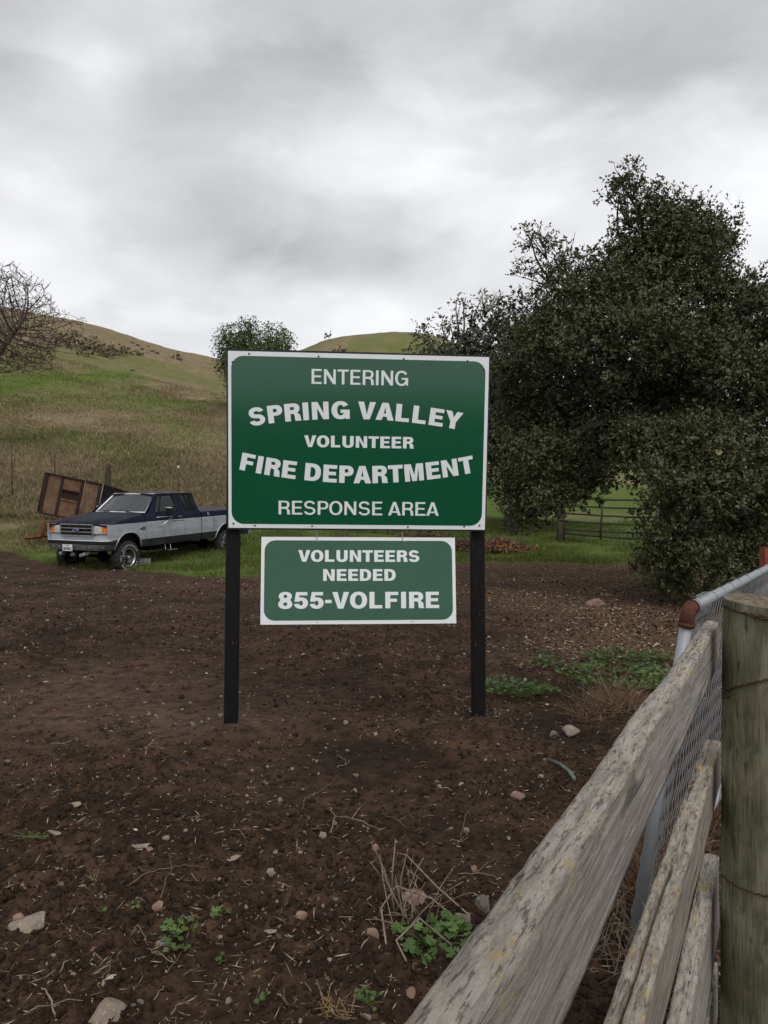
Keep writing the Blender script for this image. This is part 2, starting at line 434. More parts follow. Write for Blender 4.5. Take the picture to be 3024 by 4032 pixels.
def rot_basis(n, rng=R):
    """n random orthonormal bases"""
    a = rng.normal(size=(n, 3)); a /= np.linalg.norm(a, axis=1)[:, None]
    b = rng.normal(size=(n, 3)); b -= a * (a * b).sum(1)[:, None]; b /= np.linalg.norm(b, axis=1)[:, None]
    return a, b, np.cross(a, b)
def leaf_quads(P, D, Ln, W, v, up=None):
    """diamond leaves: P base points, D directions, Ln lengths, W widths"""
    n = len(P); D = D / np.linalg.norm(D, axis=1)[:, None]
    ref = R.normal(size=(n, 3)) if up is None else up + R.normal(size=(n, 3)) * .5
    S = np.cross(D, ref); S /= (np.linalg.norm(S, axis=1)[:, None] + 1e-9)
    Ln = np.broadcast_to(Ln, (n,))[:, None]; W = np.broadcast_to(W, (n,))[:, None]
    V = np.stack([P, P + D * Ln * .45 + S * W * .5, P + D * Ln, P + D * Ln * .45 - S * W * .5], 1).reshape(-1, 3)
    F = np.arange(4 * n).reshape(n, 4)
    return V, F, np.repeat(v, 4)
def scatter(bv, bf, P, scale, squash=None, rng=R, flat=False):
    """copies of a small base mesh at points P, randomly turned"""
    n = len(P); bv = np.asarray(bv); bf = np.asarray(bf)
    if flat:
        t = rng.random(n) * 6.283; a = np.stack([np.cos(t), np.sin(t), 0 * t], 1); b = np.stack([-np.sin(t), np.cos(t), 0 * t], 1); c = np.tile([0, 0, 1.], (n, 1))
    else: a, b, c = rot_basis(n, rng)
    s = np.broadcast_to(scale, (n,))[:, None]
    V = P[:, None, :] + (bv[None, :, 0:1] * a[:, None] + bv[None, :, 1:2] * b[:, None] + bv[None, :, 2:3] * c[:, None]) * s[:, None]
    F = bf[None] + (np.arange(n) * len(bv))[:, None, None]
    return V.reshape(-1, 3), F.reshape(-1, bf.shape[1])
def ico(sub=1, jit=.25, seed=0, sq=(1, 1, .7), cuts=7):
    bm = bmesh.new(); bmesh.ops.create_icosphere(bm, subdivisions=sub, radius=1)
    rr = np.random.default_rng(seed)
    V = np.array([v.co[:] for v in bm.verts]); F = np.array([[v.index for v in f.verts] for f in bm.faces]); bm.free()
    for _ in range(cuts):                             # chip flat facets off the ball so that it reads as broken stone
        d = rr.normal(size=3); d /= np.linalg.norm(d); h = .28 + .45 * rr.random()
        q = V @ d; V = V - np.outer(np.maximum(q - h, 0), d)
    V = V * (1 + jit * (rr.random((len(V), 1)) - .5)) * np.array(sq)
    return V, F


# ------------------------------------------------------------------ lettering
def ell(cx, cy, rx, ry, a0, a1, n=22, p=1.0):
    out = []
    for i in range(n + 1):
        a = rad(a0 + (a1 - a0) * i / n); c, s = math.cos(a), math.sin(a)
        out.append((cx + rx * math.copysign(abs(c) ** p, c), cy + ry * math.copysign(abs(s) ** p, s)))
    return out
def thick(path, wd):
    """outline of a pen stroke along a path; wd: full width, constant or per point"""
    n = len(path); Lp, Rp = [], []
    ws = wd if isinstance(wd, list) else [wd] * n
    for i, p in enumerate(path):
        a = path[max(i - 1, 0)]; b = path[min(i + 1, n - 1)]
        def nrm(p, q):
            l = math.hypot(q[0] - p[0], q[1] - p[1]) or 1; return (-(q[1] - p[1]) / l, (q[0] - p[0]) / l)
        n1 = nrm(a, p) if i > 0 else nrm(p, b); n2 = nrm(p, b) if i < n - 1 else n1
        mx, my = n1[0] + n2[0], n1[1] + n2[1]; ml = math.hypot(mx, my) or 1; mx /= ml; my /= ml
        k = ws[i] * .5 / max(.45, mx * n1[0] + my * n1[1])
        Lp.append((p[0] + mx * k, p[1] + my * k)); Rp.append((p[0] - mx * k, p[1] - my * k))
    return Lp + Rp[::-1]
def glyph(ch, w):
    """(advance width, contours) of a bold sans capital of height 1 and stem w"""
    h = w * .84; g = .07 if w > .2 else .085; E_ = .60 + .35 * (w - .15)
    if ch == 'I': return w + g * 2, [[(g, 0), (g + w, 0), (g + w, 1), (g, 1)]]
    if ch == '-': return .36, [[(.03, .33), (.33, .33), (.33, .33 + h), (.03, .33 + h)]]
    if ch == ' ': return .30, []
    if ch in 'EFL':
        W = E_; x0 = g; x1 = g + W; m = .5
        if ch == 'E': c = [(x0, 0), (x1, 0), (x1, h), (x0 + w, h), (x0 + w, m - h * .42), (x1 - .05, m - h * .42), (x1 - .05, m + h * .52), (x0 + w, m + h * .52), (x0 + w, 1 - h), (x1 - .01, 1 - h), (x1 - .01, 1), (x0, 1)]
        elif ch == 'F': c = [(x0, 0), (x0 + w, 0), (x0 + w, .5 - h * .55), (x1 - .08, .5 - h * .55), (x1 - .08, .5 + h * .42), (x0 + w, .5 + h * .42), (x0 + w, 1 - h), (x1 - .02, 1 - h), (x1 - .02, 1), (x0, 1)]
        else: c = [(x0, 0), (x1 - .03, 0), (x1 - .03, h), (x0 + w, h), (x0 + w, 1), (x0, 1)]
        return W + g * 1.6, [c]
    if ch == 'T':
        W = .66 + .2 * (w - .15); m = W / 2; return W + .04, [[(.02 + m - w / 2, 0), (.02 + m + w / 2, 0), (.02 + m + w / 2, 1 - h), (.02 + W, 1 - h), (.02 + W, 1), (.02, 1), (.02, 1 - h), (.02 + m - w / 2, 1 - h)]]
    if ch == 'N':
        W = .70 + .4 * (w - .15); x0 = g; x1 = g + W; d = w * 1.02
        return W + 2 * g, [[(x0, 0), (x0 + w * .93, 0), (x0 + w * .93, 1 - .30 - w * .2), (x1 - d, 0), (x1, 0), (x1, 1), (x1 - w * .93, 1), (x1 - w * .93, .30 + w * .2), (x0 + d, 1), (x0, 1)]]
    if ch == 'M':
        W = .82 + .6 * (w - .15); x0 = g; x1 = g + W; m = (x0 + x1) / 2; k = w * .92
        return W + 2 * g, [[(x0, 0), (x0 + k, 0), (x0 + k, .74), (m - w * .42, 0), (m + w * .42, 0), (x1 - k, .74), (x1 - k, 0), (x1, 0), (x1, 1), (x1 - k * 1.38, 1), (m, .34), (x0 + k * 1.38, 1), (x0, 1)]]
    if ch == 'V':
        W = .74 + .5 * (w - .15); m = W / 2; k = w * 1.06; return W, [[(m - w * .55, 0), (m + w * .55, 0), (W, 1), (W - k, 1), (m, .24 + w * .15), (k, 1), (0, 1)]]
    if ch == 'W':
        W = 1.0 + .6 * (w - .15); q = W / 4; k = w * .95
        return W, [[(q - k * .5, 0), (q + k * .5, 0), (2 * q, .7), (3 * q - k * .5, 0), (3 * q + k * .5, 0), (W, 1), (W - k, 1), (3 * q, .3), (2 * q + k * .5, 1), (2 * q - k * .5, 1), (q, .3), (k, 1), (0, 1)]]
    if ch == 'A':
        W = .76 + .5 * (w - .15); m = W / 2; k = w * 1.06
        y1, y2 = .20, .20 + h * .85; xi = lambda y: (m - w * .0) - (m - k) * (1 - y / (.80 - w * .1)) 
        c = [(0, 0), (k, 0), (k + .065, y1), (W - k - .065, y1), (W - k, 0), (W, 0), (m + w * .55, 1), (m - w * .55, 1)]
        t = .80 - w * .1
        hole = [(k + .065 + (m - k - .065) * (y2 - y1) / (t - y1), y2), (W - (k + .065 + (m - k - .065) * (y2 - y1) / (t - y1)), y2), (m, t)]
        return W, [c, hole]
    if ch == 'Y':
        W = .74 + .5 * (w - .15); m = W / 2; k = w * 1.12
        return W, [[(m - w / 2, 0), (m + w / 2, 0), (m + w / 2, .40), (W, 1), (W - k, 1), (m, .40 + w * 1.0), (k, 1), (0, 1), (m - w / 2, .40)]]
    if ch in 'O0CG6':
        W = (.78 if ch in 'OCG' else .60) + .25 * (w - .15); cx = .04 + W / 2; r = W / 2
        if ch in 'O0': return W + .08, [ell(cx, .5, r, .515, 0, 360, 40, .92)[:-1], ell(cx, .5, r - w, .515 - h, 0, 360, 32, .92)[:-1]]
        if ch == 'C': return W + .06, [ell(cx, .5, r, .515, 38, 322, 34, .92) + ell(cx, .5, r - w, .515 - h, 325, 35, 28, .92)]
        if ch == '6': return W + .06, [thick(ell(cx, .5, r - w / 2, .5 - h / 2, 40, 180, 16, .9) + ell(cx, .32, r - w / 2, .32 - h / 2, 180, 500, 24, .95), w * .9)]
        x1 = .04 + W
        c = ell(cx, .5, r, .515, 34, 306, 34, .92) + [(x1 - w * .72, .13), (x1 - w * .62, 0), (x1, 0), (x1, .53), (cx + .0, .53), (cx + .0, .53 - h * .9), (x1 - w * .95, .53 - h * .9)] + ell(cx, .5, r - w, .515 - h, 322, 36, 28, .92)
        return W + .09, [c]
    if ch == 'U':
        W = .70 + .3 * (w - .15); x0 = g; x1 = g + W; cx = (x0 + x1) / 2
        c = [(x0, 1)] + ell(cx, .36, W / 2, .375, 180, 360, 24, .9) + [(x1, 1), (x1 - w, 1)] + ell(cx, .36, W / 2 - w, .375 - h, 360, 180, 20, .9) + [(x0 + w, 1)]
        return W + 2 * g, [c]
    if ch in 'DPRB':
        W = {'D': .70, 'P': .62, 'R': .66, 'B': .64}[ch] + .3 * (w - .15); x0 = g; x1 = g + W
        if ch == 'D':
            q = x0 + W * .42; c = [(x0, 0)] + ell(q, .5, x1 - q, .5, -90, 90, 24, .85) + [(x0, 1)]
            hl = [(x0 + w, h)] + ell(q, .5, x1 - q - w, .5 - h, -90, 90, 20, .85) + [(x0 + w, 1 - h)]
            return W + g * 1.7, [c, hl]
        if ch == 'B':
            q = x0 + W * .55
            c = [(x0, 0)] + ell(q, .27, x1 - q, .27, -90, 80, 14, .9) + ell(q - .02, .765, x1 - q - .01, .235, -70, 90, 14, .9) + [(x0, 1)]
            h1 = [(x0 + w, h)] + ell(q, .27, x1 - q - w, max(.27 - h, .04), -90, 90, 12) + [(x0 + w, .54 - h * .5 + .0)]
            h2 = [(x0 + w, .54 + h * .45)] + ell(q - .02, .765, max(x1 - q - w, .03), max(.235 - h, .04), -90, 90, 12) + [(x0 + w, 1 - h)]
            h1 = [(a, min(b, .54 - h * .5)) for a, b in h1]; h2 = [(a, max(b, .54 + h * .45)) for a, b in h2]
            return W + g * 1.6, [c, h1, h2]
        yb = .40 if ch == 'P' else .43; ry = (1 - yb) / 2; q = x0 + W * .56; xr = x1 - (.0 if ch == 'P' else .02)
        bowl = ell(q, yb + ry, xr - q, ry, -90, 90, 20, .88)
        hl = [(x0 + w, yb + h * .95)] + ell(q, yb + ry, max(xr - q - w * .95, .02), ry - h * .95, -90, 90, 16, .88) + [(x0 + w, 1 - h * .95)]
        if ch == 'P': return W + g * 1.2, [[(x0, 0), (x0 + w, 0), (x0 + w, yb)] + bowl + [(x0, 1)], hl]
        leg = [(x0 + w, 0), (x0 + w, yb - .02), (q - .03, yb - .02)] + ell(q - .03, yb - .17, x1 - w * 1.05 - q + .03, .15, 90, 10, 8) + [(x1 - w * 1.02, .08), (x1 - w * .98, 0), (x1 + .035, 0), (x1 + .0, .07)] + ell(q, yb - .19, x1 - q - .01, .235, 5, 52, 7)
        up = [p for p in ell(q, yb + ry, xr - q, ry, -58, 90, 18, .88)]
        return W + g * 1.5, [[(x0, 0)] + leg + up + [(x0, 1)], hl]
    if ch in 'S8532':
        W = (.70 if ch == 'S' else .62) + .3 * (w - .15); t = h * 1.02; r1 = (1.03 - t) / 4; cx = .04 + W / 2; rx = (W - w) / 2
        cu = 1.015 - t / 2 - r1; cl = -.015 + t / 2 + r1
        if ch == 'S':
            p = ell(cx, cu, rx * .93, r1, 12, 250, 18, .95) + ell(cx, cl, rx, r1, 70, -170, 18, .95)
            return W + .08, [thick(p, t)]
        if ch == '8':
            o1 = ell(cx, .745, W / 2 - .02, .27, -42, 222, 22, .92); o2 = ell(cx, .275, W / 2, .29, 138, 402, 24, .92)
            return W + .08, [o1 + o2, ell(cx, .745, max(W / 2 - w - .0, .05), .27 - h * .85, 0, 360, 20)[:-1], ell(cx, .275, W / 2 - w + .01, .29 - h * .9, 0, 360, 20)[:-1]]
        if ch == '5':
            x0 = .04
            o = [(x0 + .09, 1), (x0 + .025, .44), (x0 + w * .9, .42)]
            bo = ell(cx, .335, W / 2, .345, 128, -176, 26, .92); bi = ell(cx, .335, W / 2 - w, max(.345 - h, .05), -168, 150, 22, .95)
            c = [(x0 + W - .03, 1), (x0 + .09, 1), (x0 + .02, .43), (x0 + w * .95, .41)] + bi[::-1] 
            c = [(x0 + W - .03, 1), (x0 + .09, 1), (x0 + .02, .43), (x0 + w * .98, .42)] + ell(cx, .335, W / 2 - w, max(.345 - h, .05), 140, -165, 22, .95) + ell(cx, .335, W / 2, .345, -172, 112, 26, .92) + [(x0 + .09 + w * .62, .665), (x0 + .09 + w * .72, 1 - h), (x0 + W - .03, 1 - h)]
            return W + .08, [c]
        if ch == '3':
            return W + .06, [thick(ell(cx, cu, rx, r1, 165, -80, 14) + ell(cx, cl, rx, r1, 80, -165, 14), t)]
        return W + .06, [thick(ell(cx, .72, rx, .28 - t / 2, 170, -30, 12) + [(.04 + t * .6, t * .5), (.04 + W, t * .5)], t)]
    raise KeyError(ch)
def text(mb, s, w, cap, fn, u0, u1, v=0.0, arc=None, back=(0, 0, 0), mat=0):
    """s set between u0 and u1; arc=(centre u, baseline v there, signed radius)"""
    adv = [glyph(c, w) for c in s]; tot = sum(a for a, _ in adv); kx = (u1 - u0) / tot
    x = u0
    for (a, cs), c in zip(adv, s):
        if cs:
            mid = x + a * kx / 2
            if arc:
                uc, vc, Rr = arc; th = (mid - uc) / Rr
                ox = uc + Rr * math.sin(th); oy = vc - Rr * (1 - math.cos(th)); cth, sth = math.cos(th), math.sin(th)
                f = lambda px, py: fn(ox + (px - a / 2) * kx * cth + py * cap * sth, oy - (px - a / 2) * kx * sth + py * cap * cth)
            else:
                f = lambda px, py: fn(x + px * kx, v + py * cap)
            mb.plate(cs, f, back, mat)
        x += a * kx
def rrect(x0, y0, x1, y1, r, n=8):
    return ell(x1 - r, y1 - r, r, r, 0, 90, n) + ell(x0 + r, y1 - r, r, r, 90, 180, n) + ell(x0 + r, y0 + r, r, r, 180, 270, n) + ell(x1 - r, y0 + r, r, r, 270, 360, n)

# ------------------------------------------------------------------ the big sign and the small one hung below it
M_SGREEN = mat('sign_green', (.003, .060, .026), .13, .36, noise=[(1.2, (.004, .066, .029), .4, .6), (55, (.02, .085, .045), .66, .72)])
M_SWHITE = mat('sign_white', (.60, .62, .62), .28, .45)
M_BLACKP = mat('black_paint', (.004, .004, .0045), .6, .2, noise=[(40, (.008, .0075, .007), .5, .7, (1, 1, .25)), (95, (.22, .20, .18), .69, .72, (1, 1, .35))], bump=(60, .35, .004, (1, 1, .1)))
M_BOARDBK = mat('black_backing', (.010, .010, .011), .55, .3)
M_SCREW = mat('dark_screw', (.03, .03, .03), .4, .5, .6)
M_ZINC = mat('zinc_chain', (.35, .34, .32), .4, .5, .8)
def bilin(c):
    TL, TR, BR, BL = c
    def f(u, v): return (BL * (1 - u) + BR * u) * (1 - v) + (TL * (1 - u) + TR * u) * v
    return f
def screw(mb, f, u, v, nrm, r=.006):
    c = f(u, v); n = nrm; x = n.orthogonal().normalized(); y = n.cross(x)
    mb.lathe([(0, .0042), (r * .7, .0042), (r, .003), (r, -.002)], lambda a, b, h: c + x * a + y * b + n * h, 10)
def big_sign():
    W, H = 1.83, 1.22
    c = [at(897.8, 1381.1, 5.49), at(1926.1, 1406.3, 5.61), at(1908.9, 2085.9, 5.61), at(899.8, 2077.9, 5.49)]
    q = bilin(c); f = lambda u, v: q(u / W, v / H)
    n = (f(W, 0) - f(0, 0)).cross(f(0, H) - f(0, 0)).normalized()          # towards the viewer
    if n.y > 0: n = -n
    base = Vector((0.2 * 0 + (at(908, 2865, 5.63).x + at(1885, 2838, 5.76).x) / 2, 5.68, 0)); base.z = gz(base.x, base.y)
    root = empty('road_sign', base, 'large green sign on two black posts reading Entering Spring Valley Volunteer Fire Department', 'sign')
    inv = lambda p: Vector(p) - base
    g = lambda off: (lambda u, v: inv(f(u, v) + n * off))
    mb = MB(); mb.plate([[(0, 0), (W, 0), (W, H), (0, H)]], g(0), -n * .003); panel = mb.build('sign_panel', M_SWHITE, root)
    mb = MB(); mb.plate([rrect(.022, .028, 1.806, 1.188, .085)], g(.0016), -n * .0012); mb.build('green_field', M_SGREEN, panel)
    G = g(.003); bk = -n * .0011
    for a, k in [(('ENTERING', .155, .103, G, .568, 1.262, 1.005), None), (('SPRING VALLEY', .25, .122, G, .140, 1.640, 0), (.890, .766, 4.3)),
                 (('VOLUNTEER', .235, .081, G, .528, 1.306, .566), None), (('FIRE DEPARTMENT', .25, .121, G, .060, 1.757, 0), (.905, .318, -4.1)),
                 (('RESPONSE AREA', .155, .095, G, .341, 1.493, .0955), None)]:
        mb = MB(); text(mb, *a, arc=k, back=bk); tag(mb.build('lettering', M_SWHITE, panel), 'white lettering reading ' + a[0].title())
    for u, v in [(.145, 1.203), (.626, 1.197), (1.223, 1.194), (1.674, 1.190), (.032, 1.143), (.031, .721), (.03, .365), (.035, .030), (.185, .016), (.589, .017), (1.272, .015), (1.679, .022), (1.79, .03), (1.795, 1.128), (1.795, .704), (1.791, .385)]:
        mb = MB(); screw(mb, g(.003), u, v, n); mb.build('screw', M_SCREW, panel)
    mb = MB(); mb.plate([[(-.011, -.012), (W + .009, -.010), (W + .012, H + .012), (-.012, H + .016)]], g(-.0035), -n * .018); mb.build('backing_board', M_BOARDBK, root)
    for (bx, by, Yb, tx, Yt) in [(908, 2865, 5.635, 927, 5.565), (1885, 2838, 5.79, 1874, 5.69)]:
        b = at(bx, by, Yb); b.z = gz(b.x, b.y) - .3; t = at(tx, 1400, Yt); t.z = 2.66
        m2 = MB(); r_ = .0465; vs = []
        ax = (f(W, 0) - f(0, 0)).normalized(); ay = Vector((-ax.y, ax.x, 0)).normalized(); ax = Vector((ax.x, ax.y, 0)).normalized()
        k = 14
        for i in range(k + 1):
            p = b.lerp(t, i / k)
            for (sx, sy) in ((-1, -1), (1, -1), (1, 1), (-1, 1)): vs.append(inv(p + ax * sx * r_ + ay * sy * r_))
        fs = [[i * 4 + j, i * 4 + (j + 1) % 4, (i + 1) * 4 + (j + 1) % 4, (i + 1) * 4 + j] for i in range(k) for j in range(4)] + [[3, 2, 1, 0], [k * 4 + j for j in range(4)]]
        m2.add(vs, fs); po = m2.build('post', M_BLACKP, root)
        bv = po.modifiers.new('bevel', 'BEVEL'); bv.width = .004; bv.segments = 2
    return f, n
SIGN_F, SIGN_N = big_sign()
def small_sign():
    W, H = 1.372, .61
    c = [at(1029.7, 2113.7, 5.52), at(1790.9, 2117, 5.615), at(1796.8, 2454.5, 5.515), at(1025.1, 2459.8, 5.42)]
    q = bilin(c); f = lambda u, v: q(u / W, v / H)
    n = (f(W, 0) - f(0, 0)).cross(f(0, H) - f(0, 0)).normalized()
    if n.y > 0: n = -n
    base = f(W / 2, 0)
    root = empty('hanging_sign', base, 'smaller green sign hung on two chains reading Volunteers Needed 855-VOLFIRE', 'sign')
    inv = lambda p: Vector(p) - base
    g = lambda off: (lambda u, v: inv(f(u, v) + n * off))
    mb = MB(); mb.plate([[(0, 0), (W, 0), (W, H), (0, H)]], g(0), -n * .004); panel = mb.build('sign_panel', M_SWHITE, root)
    mb = MB(); mb.plate([rrect(.023, .027, 1.349, .586, .075)], g(.0016), -n * .0012); mb.build('green_field', M_SGREEN, panel)
    G = g(.003); bk = -n * .0011
    for a in [('VOLUNTEERS', .235, .082, G, .258, 1.120, .435), ('NEEDED', .235, .082, G, .426, .950, .301), ('855-VOLFIRE', .235, .115, G, .116, 1.258, .108)]:
        mb = MB(); text(mb, *a, back=bk); tag(mb.build('lettering', M_SWHITE, panel), 'white lettering reading ' + a[0])
    for u, v in [(.39, .578), (1.005, .578), (.395, .016), (1.06, .018)]:
        mb = MB(); screw(mb, g(.003), u, v, n, .004); mb.build('screw', M_ZINC, panel)
    for px in (1245, 1582):
        mb = MB(); a = at(px, 2078, 5.50 + (px - 1029) / 761 * .095 + .028); b = at(px + 3, 2128, 5.515 + (px - 1029) / 761 * .095 - .004)
        L = (b - a); nl = 7
        for i in range(nl):
            m_ = a + L * (i + .5) / nl; hl = L.length / nl * .62
            sd_ = Vector((1, 0, 0)) if i % 2 else Vector((0, 1, 0)); d = L.normalized()
            mb.tube([inv(m_ + d * hl * math.cos(t) + sd_ * .0045 * math.sin(t)) for t in [k * math.pi / 5 for k in range(10)]], .0014, 5, closed=True)
        mb.build('chain', M_ZINC, root)
small_sign()

# ------------------------------------------------------------------ board fence, wooden post, chain link gate in the right foreground
def wood_mat(name, base, dark, lichen, lich_amt):
    """weathered wood: grain along local x, cracks, crusts of pale and yellow lichen (mostly on top edges)"""
    m = bpy.data.materials.new(name); m.use_nodes = True; t = m.node_tree; p = t.nodes['Principled BSDF']; L = t.links
    tc = N(t, 'ShaderNodeTexCoord')
    def nz(scl, s, det=6, off=(0, 0, 0), ro=.6, dist=0):
        mp = N(t, 'ShaderNodeMapping'); mp.inputs['Scale'].default_value = scl; mp.inputs['Location'].default_value = off
        L.new(tc.outputs['Object'], mp.inputs[0]); n = N(t, 'ShaderNodeTexNoise'); n.inputs['Scale'].default_value = s; n.inputs['Detail'].default_value = det
        n.inputs['Roughness'].default_value = ro; n.inputs['Distortion'].default_value = dist; L.new(mp.outputs[0], n.inputs['Vector']); return n.outputs['Fac']
    def rng(f, a, b):
        r = N(t, 'ShaderNodeMapRange'); r.inputs[1].default_value = a; r.inputs[2].default_value = b; L.new(f, r.inputs[0]); return r.outputs[0]
    def mix(f, a, b):
        x = N(t, 'ShaderNodeMix'); x.data_type = 'RGBA'; L.new(f, x.inputs[0])
        for i, c in ((6, a), (7, b)):
            if isinstance(c, tuple): x.inputs[i].default_value = (*c, 1)
            else: L.new(c, x.inputs[i])
        return x.outputs[2]
    grain = nz((.06, 1, 1), 90, 8, (0, 0, 0), .7, .6); grain2 = nz((.05, 1, 1), 28, 6, (3, 1, 0), .6, 1.2)
    fine = nz((.25, 1, 1), 260, 6, (1, 0, 0), .8)
    c = mix(rng(grain, .42, .58), base, tuple(v * .85 for v in dark))
    c = mix(rng(grain2, .56, .80), c, tuple(v * .6 for v in base))
    c = mix(rng(fine, .56, .66), c, tuple(v * .42 for v in base))
    knot = nz((.38, 1, 1), 13, 4, (4, 2, 0), .5, .8); c = mix(rng(knot, .66, .72), c, tuple(v * .28 for v in base))
    crk = nz((.03, 1, 1), 75, 3, (8, 3, 0), .5, .3); c = mix(rng(crk, .645, .66), c, tuple(v * .16 for v in base))
    att = N(t, 'ShaderNodeAttribute', attribute_name='top').outputs['Fac']
    pal = nz((.22, 1, 1), 95, 10, (5, 5, 0), .8)
    f1 = math_n(t, 'MULTIPLY', rng(pal, .46, .60), math_n(t, 'MULTIPLY', att, lich_amt * .7)); c = mix(f1, c, (.43, .395, .32))
    bl = nz((.16, 1, 1), 170, 8, (9, 0, 0), .8)
    c = mix(math_n(t, 'MULTIPLY', rng(bl, .53, .58), math_n(t, 'MULTIPLY', att, .8)), c, (.06, .052, .042))
    yl = nz((.6, 1, 1), 22, 10, (2, 7, 0), .8)
    c = mix(math_n(t, 'MULTIPLY', rng(yl, .56, .64), math_n(t, 'MULTIPLY', att, lich_amt)), c, lichen)
    L.new(c, p.inputs['Base Color']); p.inputs['Roughness'].default_value = .92; p.inputs['Specular IOR Level'].default_value = .15
    hgt = math_n(t, 'ADD', math_n(t, 'MULTIPLY', grain, -.9), math_n(t, 'MULTIPLY', math_n(t, 'MULTIPLY', pal, att), .8))
    hgt = math_n(t, 'SUBTRACT', hgt, math_n(t, 'MULTIPLY', fine, .4))
    b = N(t, 'ShaderNodeBump'); b.inputs['Strength'].default_value = .9; b.inputs['Distance'].default_value = .005; L.new(hgt, b.inputs['Height']); L.new(b.outputs[0], p.inputs['Normal'])
    return m
M_WOOD = wood_mat('weathered_board', (.345, .312, .280), (.235, .21, .186), (.36, .27, .10), .85)
M_WOOD2 = wood_mat('weathered_board_yellow', (.30, .265, .225), (.20, .175, .145), (.46, .30, .06), 1.0)
M_POSTW = mat('treated_post', (.165, .155, .105), .85, .2, noise=[(26, (.075, .075, .042), .40, .62, (1, 1, .3)), (60, (.05, .045, .03), .56, .66, (1, 1, .22)), (5, (.17, .145, .09), .52, .7), (150, (.03, .026, .018), .66, .69, (1, 1, .02)), (320, (.065, .06, .036), .50, .66, (1, 1, .03)), (70, (.022, .019, .014), .705, .72, (1, 1, .012))], bump=(120, .7, .006, (1, 1, .06)))
M_ENDG = mat('post_end_grain', (.17, .145, .10), .9, .2, noise=(60, (.09, .075, .05), .4, .6), bump=(90, .6, .004))
M_RUSTW = mat('rusty_wire', (.045, .028, .02), .8, .3, .3, noise=(120, (.10, .05, .025), .5, .7))
M_GALV = mat('galvanised_pipe', (.25, .27, .29), .55, .4, .2, noise=(14, (.25, .26, .27), .4, .65), bump=(60, .15, .002))
M_MESH = mat('galvanised_mesh', (.30, .315, .33), .45, .5, .5, noise=(30, (.25, .24, .23), .5, .7))
M_RUST = mat('rusted_iron', (.095, .032, .018), .85, .25, .1, noise=(35, (.05, .02, .014), .42, .62), bump=(90, .5, .003))

FA = Vector((.0106, .463, 0)); FD = Vector((.505, 1, 0)).normalized()
FN = Vector((FD.y, -FD.x, 0))                       # towards the photographer's side
def board(parent, base, t0, t1, ztop, zbot, th, M, seed, wav=.006, crack=None, roundtop=.0, name='board', slope=0.0):
    """rough plank along the fence line; local x along the plank"""
    n = 150; prof = []
    ny, nzv = 10, 16
    ring = [(i / ny, 1.0) for i in range(ny)] + [(1.0, 1 - i / nzv) for i in range(nzv)] + [(1 - i / ny, 0.0) for i in range(ny)] + [(0.0, i / nzv) for i in range(nzv)]
    L = t1 - t0; V = []; T = []
    for i in range(n + 1):
        x = L * i / n
        wt = wav * 2 * float(vn(x * 3.2, seed, seed)) + .004 * float(vn(x * 21, 3, seed)); wb = wav * 2 * float(vn(x * 3, seed + 3.3, seed))
        for (a, b) in ring:
            y = -a * th; z = zbot + wb + (ztop + wt - zbot - wb) * b
            ca, cb = abs(a - .5) * 2, abs(b - .5) * 2
            k = .008
            z -= (.0025 + roundtop) * max(0, ca - .55) ** 2 / .2 * float(sstep(.55, 1, b))
            z += .0045 * float(vn(x * 40, a * 3 + b * 7, seed + 5)); y += .0025 * float(vn(x * 6, b * 5 + a * 3, seed + 8))
            if crack and b == 1.0 and crack[0] < x < crack[1]:
                yc = crack[2] + .010 * float(vn(x * 9, 1.5, seed + 2))
                dd = abs(a - yc)
                if dd < .075: z -= .022 * (1 - dd / .075)
            V.append((x, y, z)); T.append(1.0 if b > .97 else max(0, (b - .62) / .35) * .8)
    m = len(ring)
    F = [[i * m + j, (i + 1) * m + j, (i + 1) * m + (j + 1) % m, i * m + (j + 1) % m] for i in range(n) for j in range(m)]
    o = np_mesh(name, V, F, M, parent, attrs={'top': T}, smooth=False)
    # end caps
    me = o.data; bm = bmesh.new(); bm.from_mesh(me); bm.verts.ensure_lookup_table()
    for i0 in (0, n):
        try: bm.faces.new([bm.verts[i0 * m + j] for j in range(m)])
        except ValueError: pass
    bmesh.ops.recalc_face_normals(bm, faces=bm.faces)
    for f_ in bm.faces: f_.smooth = len(f_.verts) == 4
    bm.to_mesh(me); bm.free()
    p = FA + FD * t0 - base; ang = math.atan2(FD.y, FD.x)
    o.location = (p.x, p.y, -base.z); o.rotation_euler = (0, slope, ang)
    return o
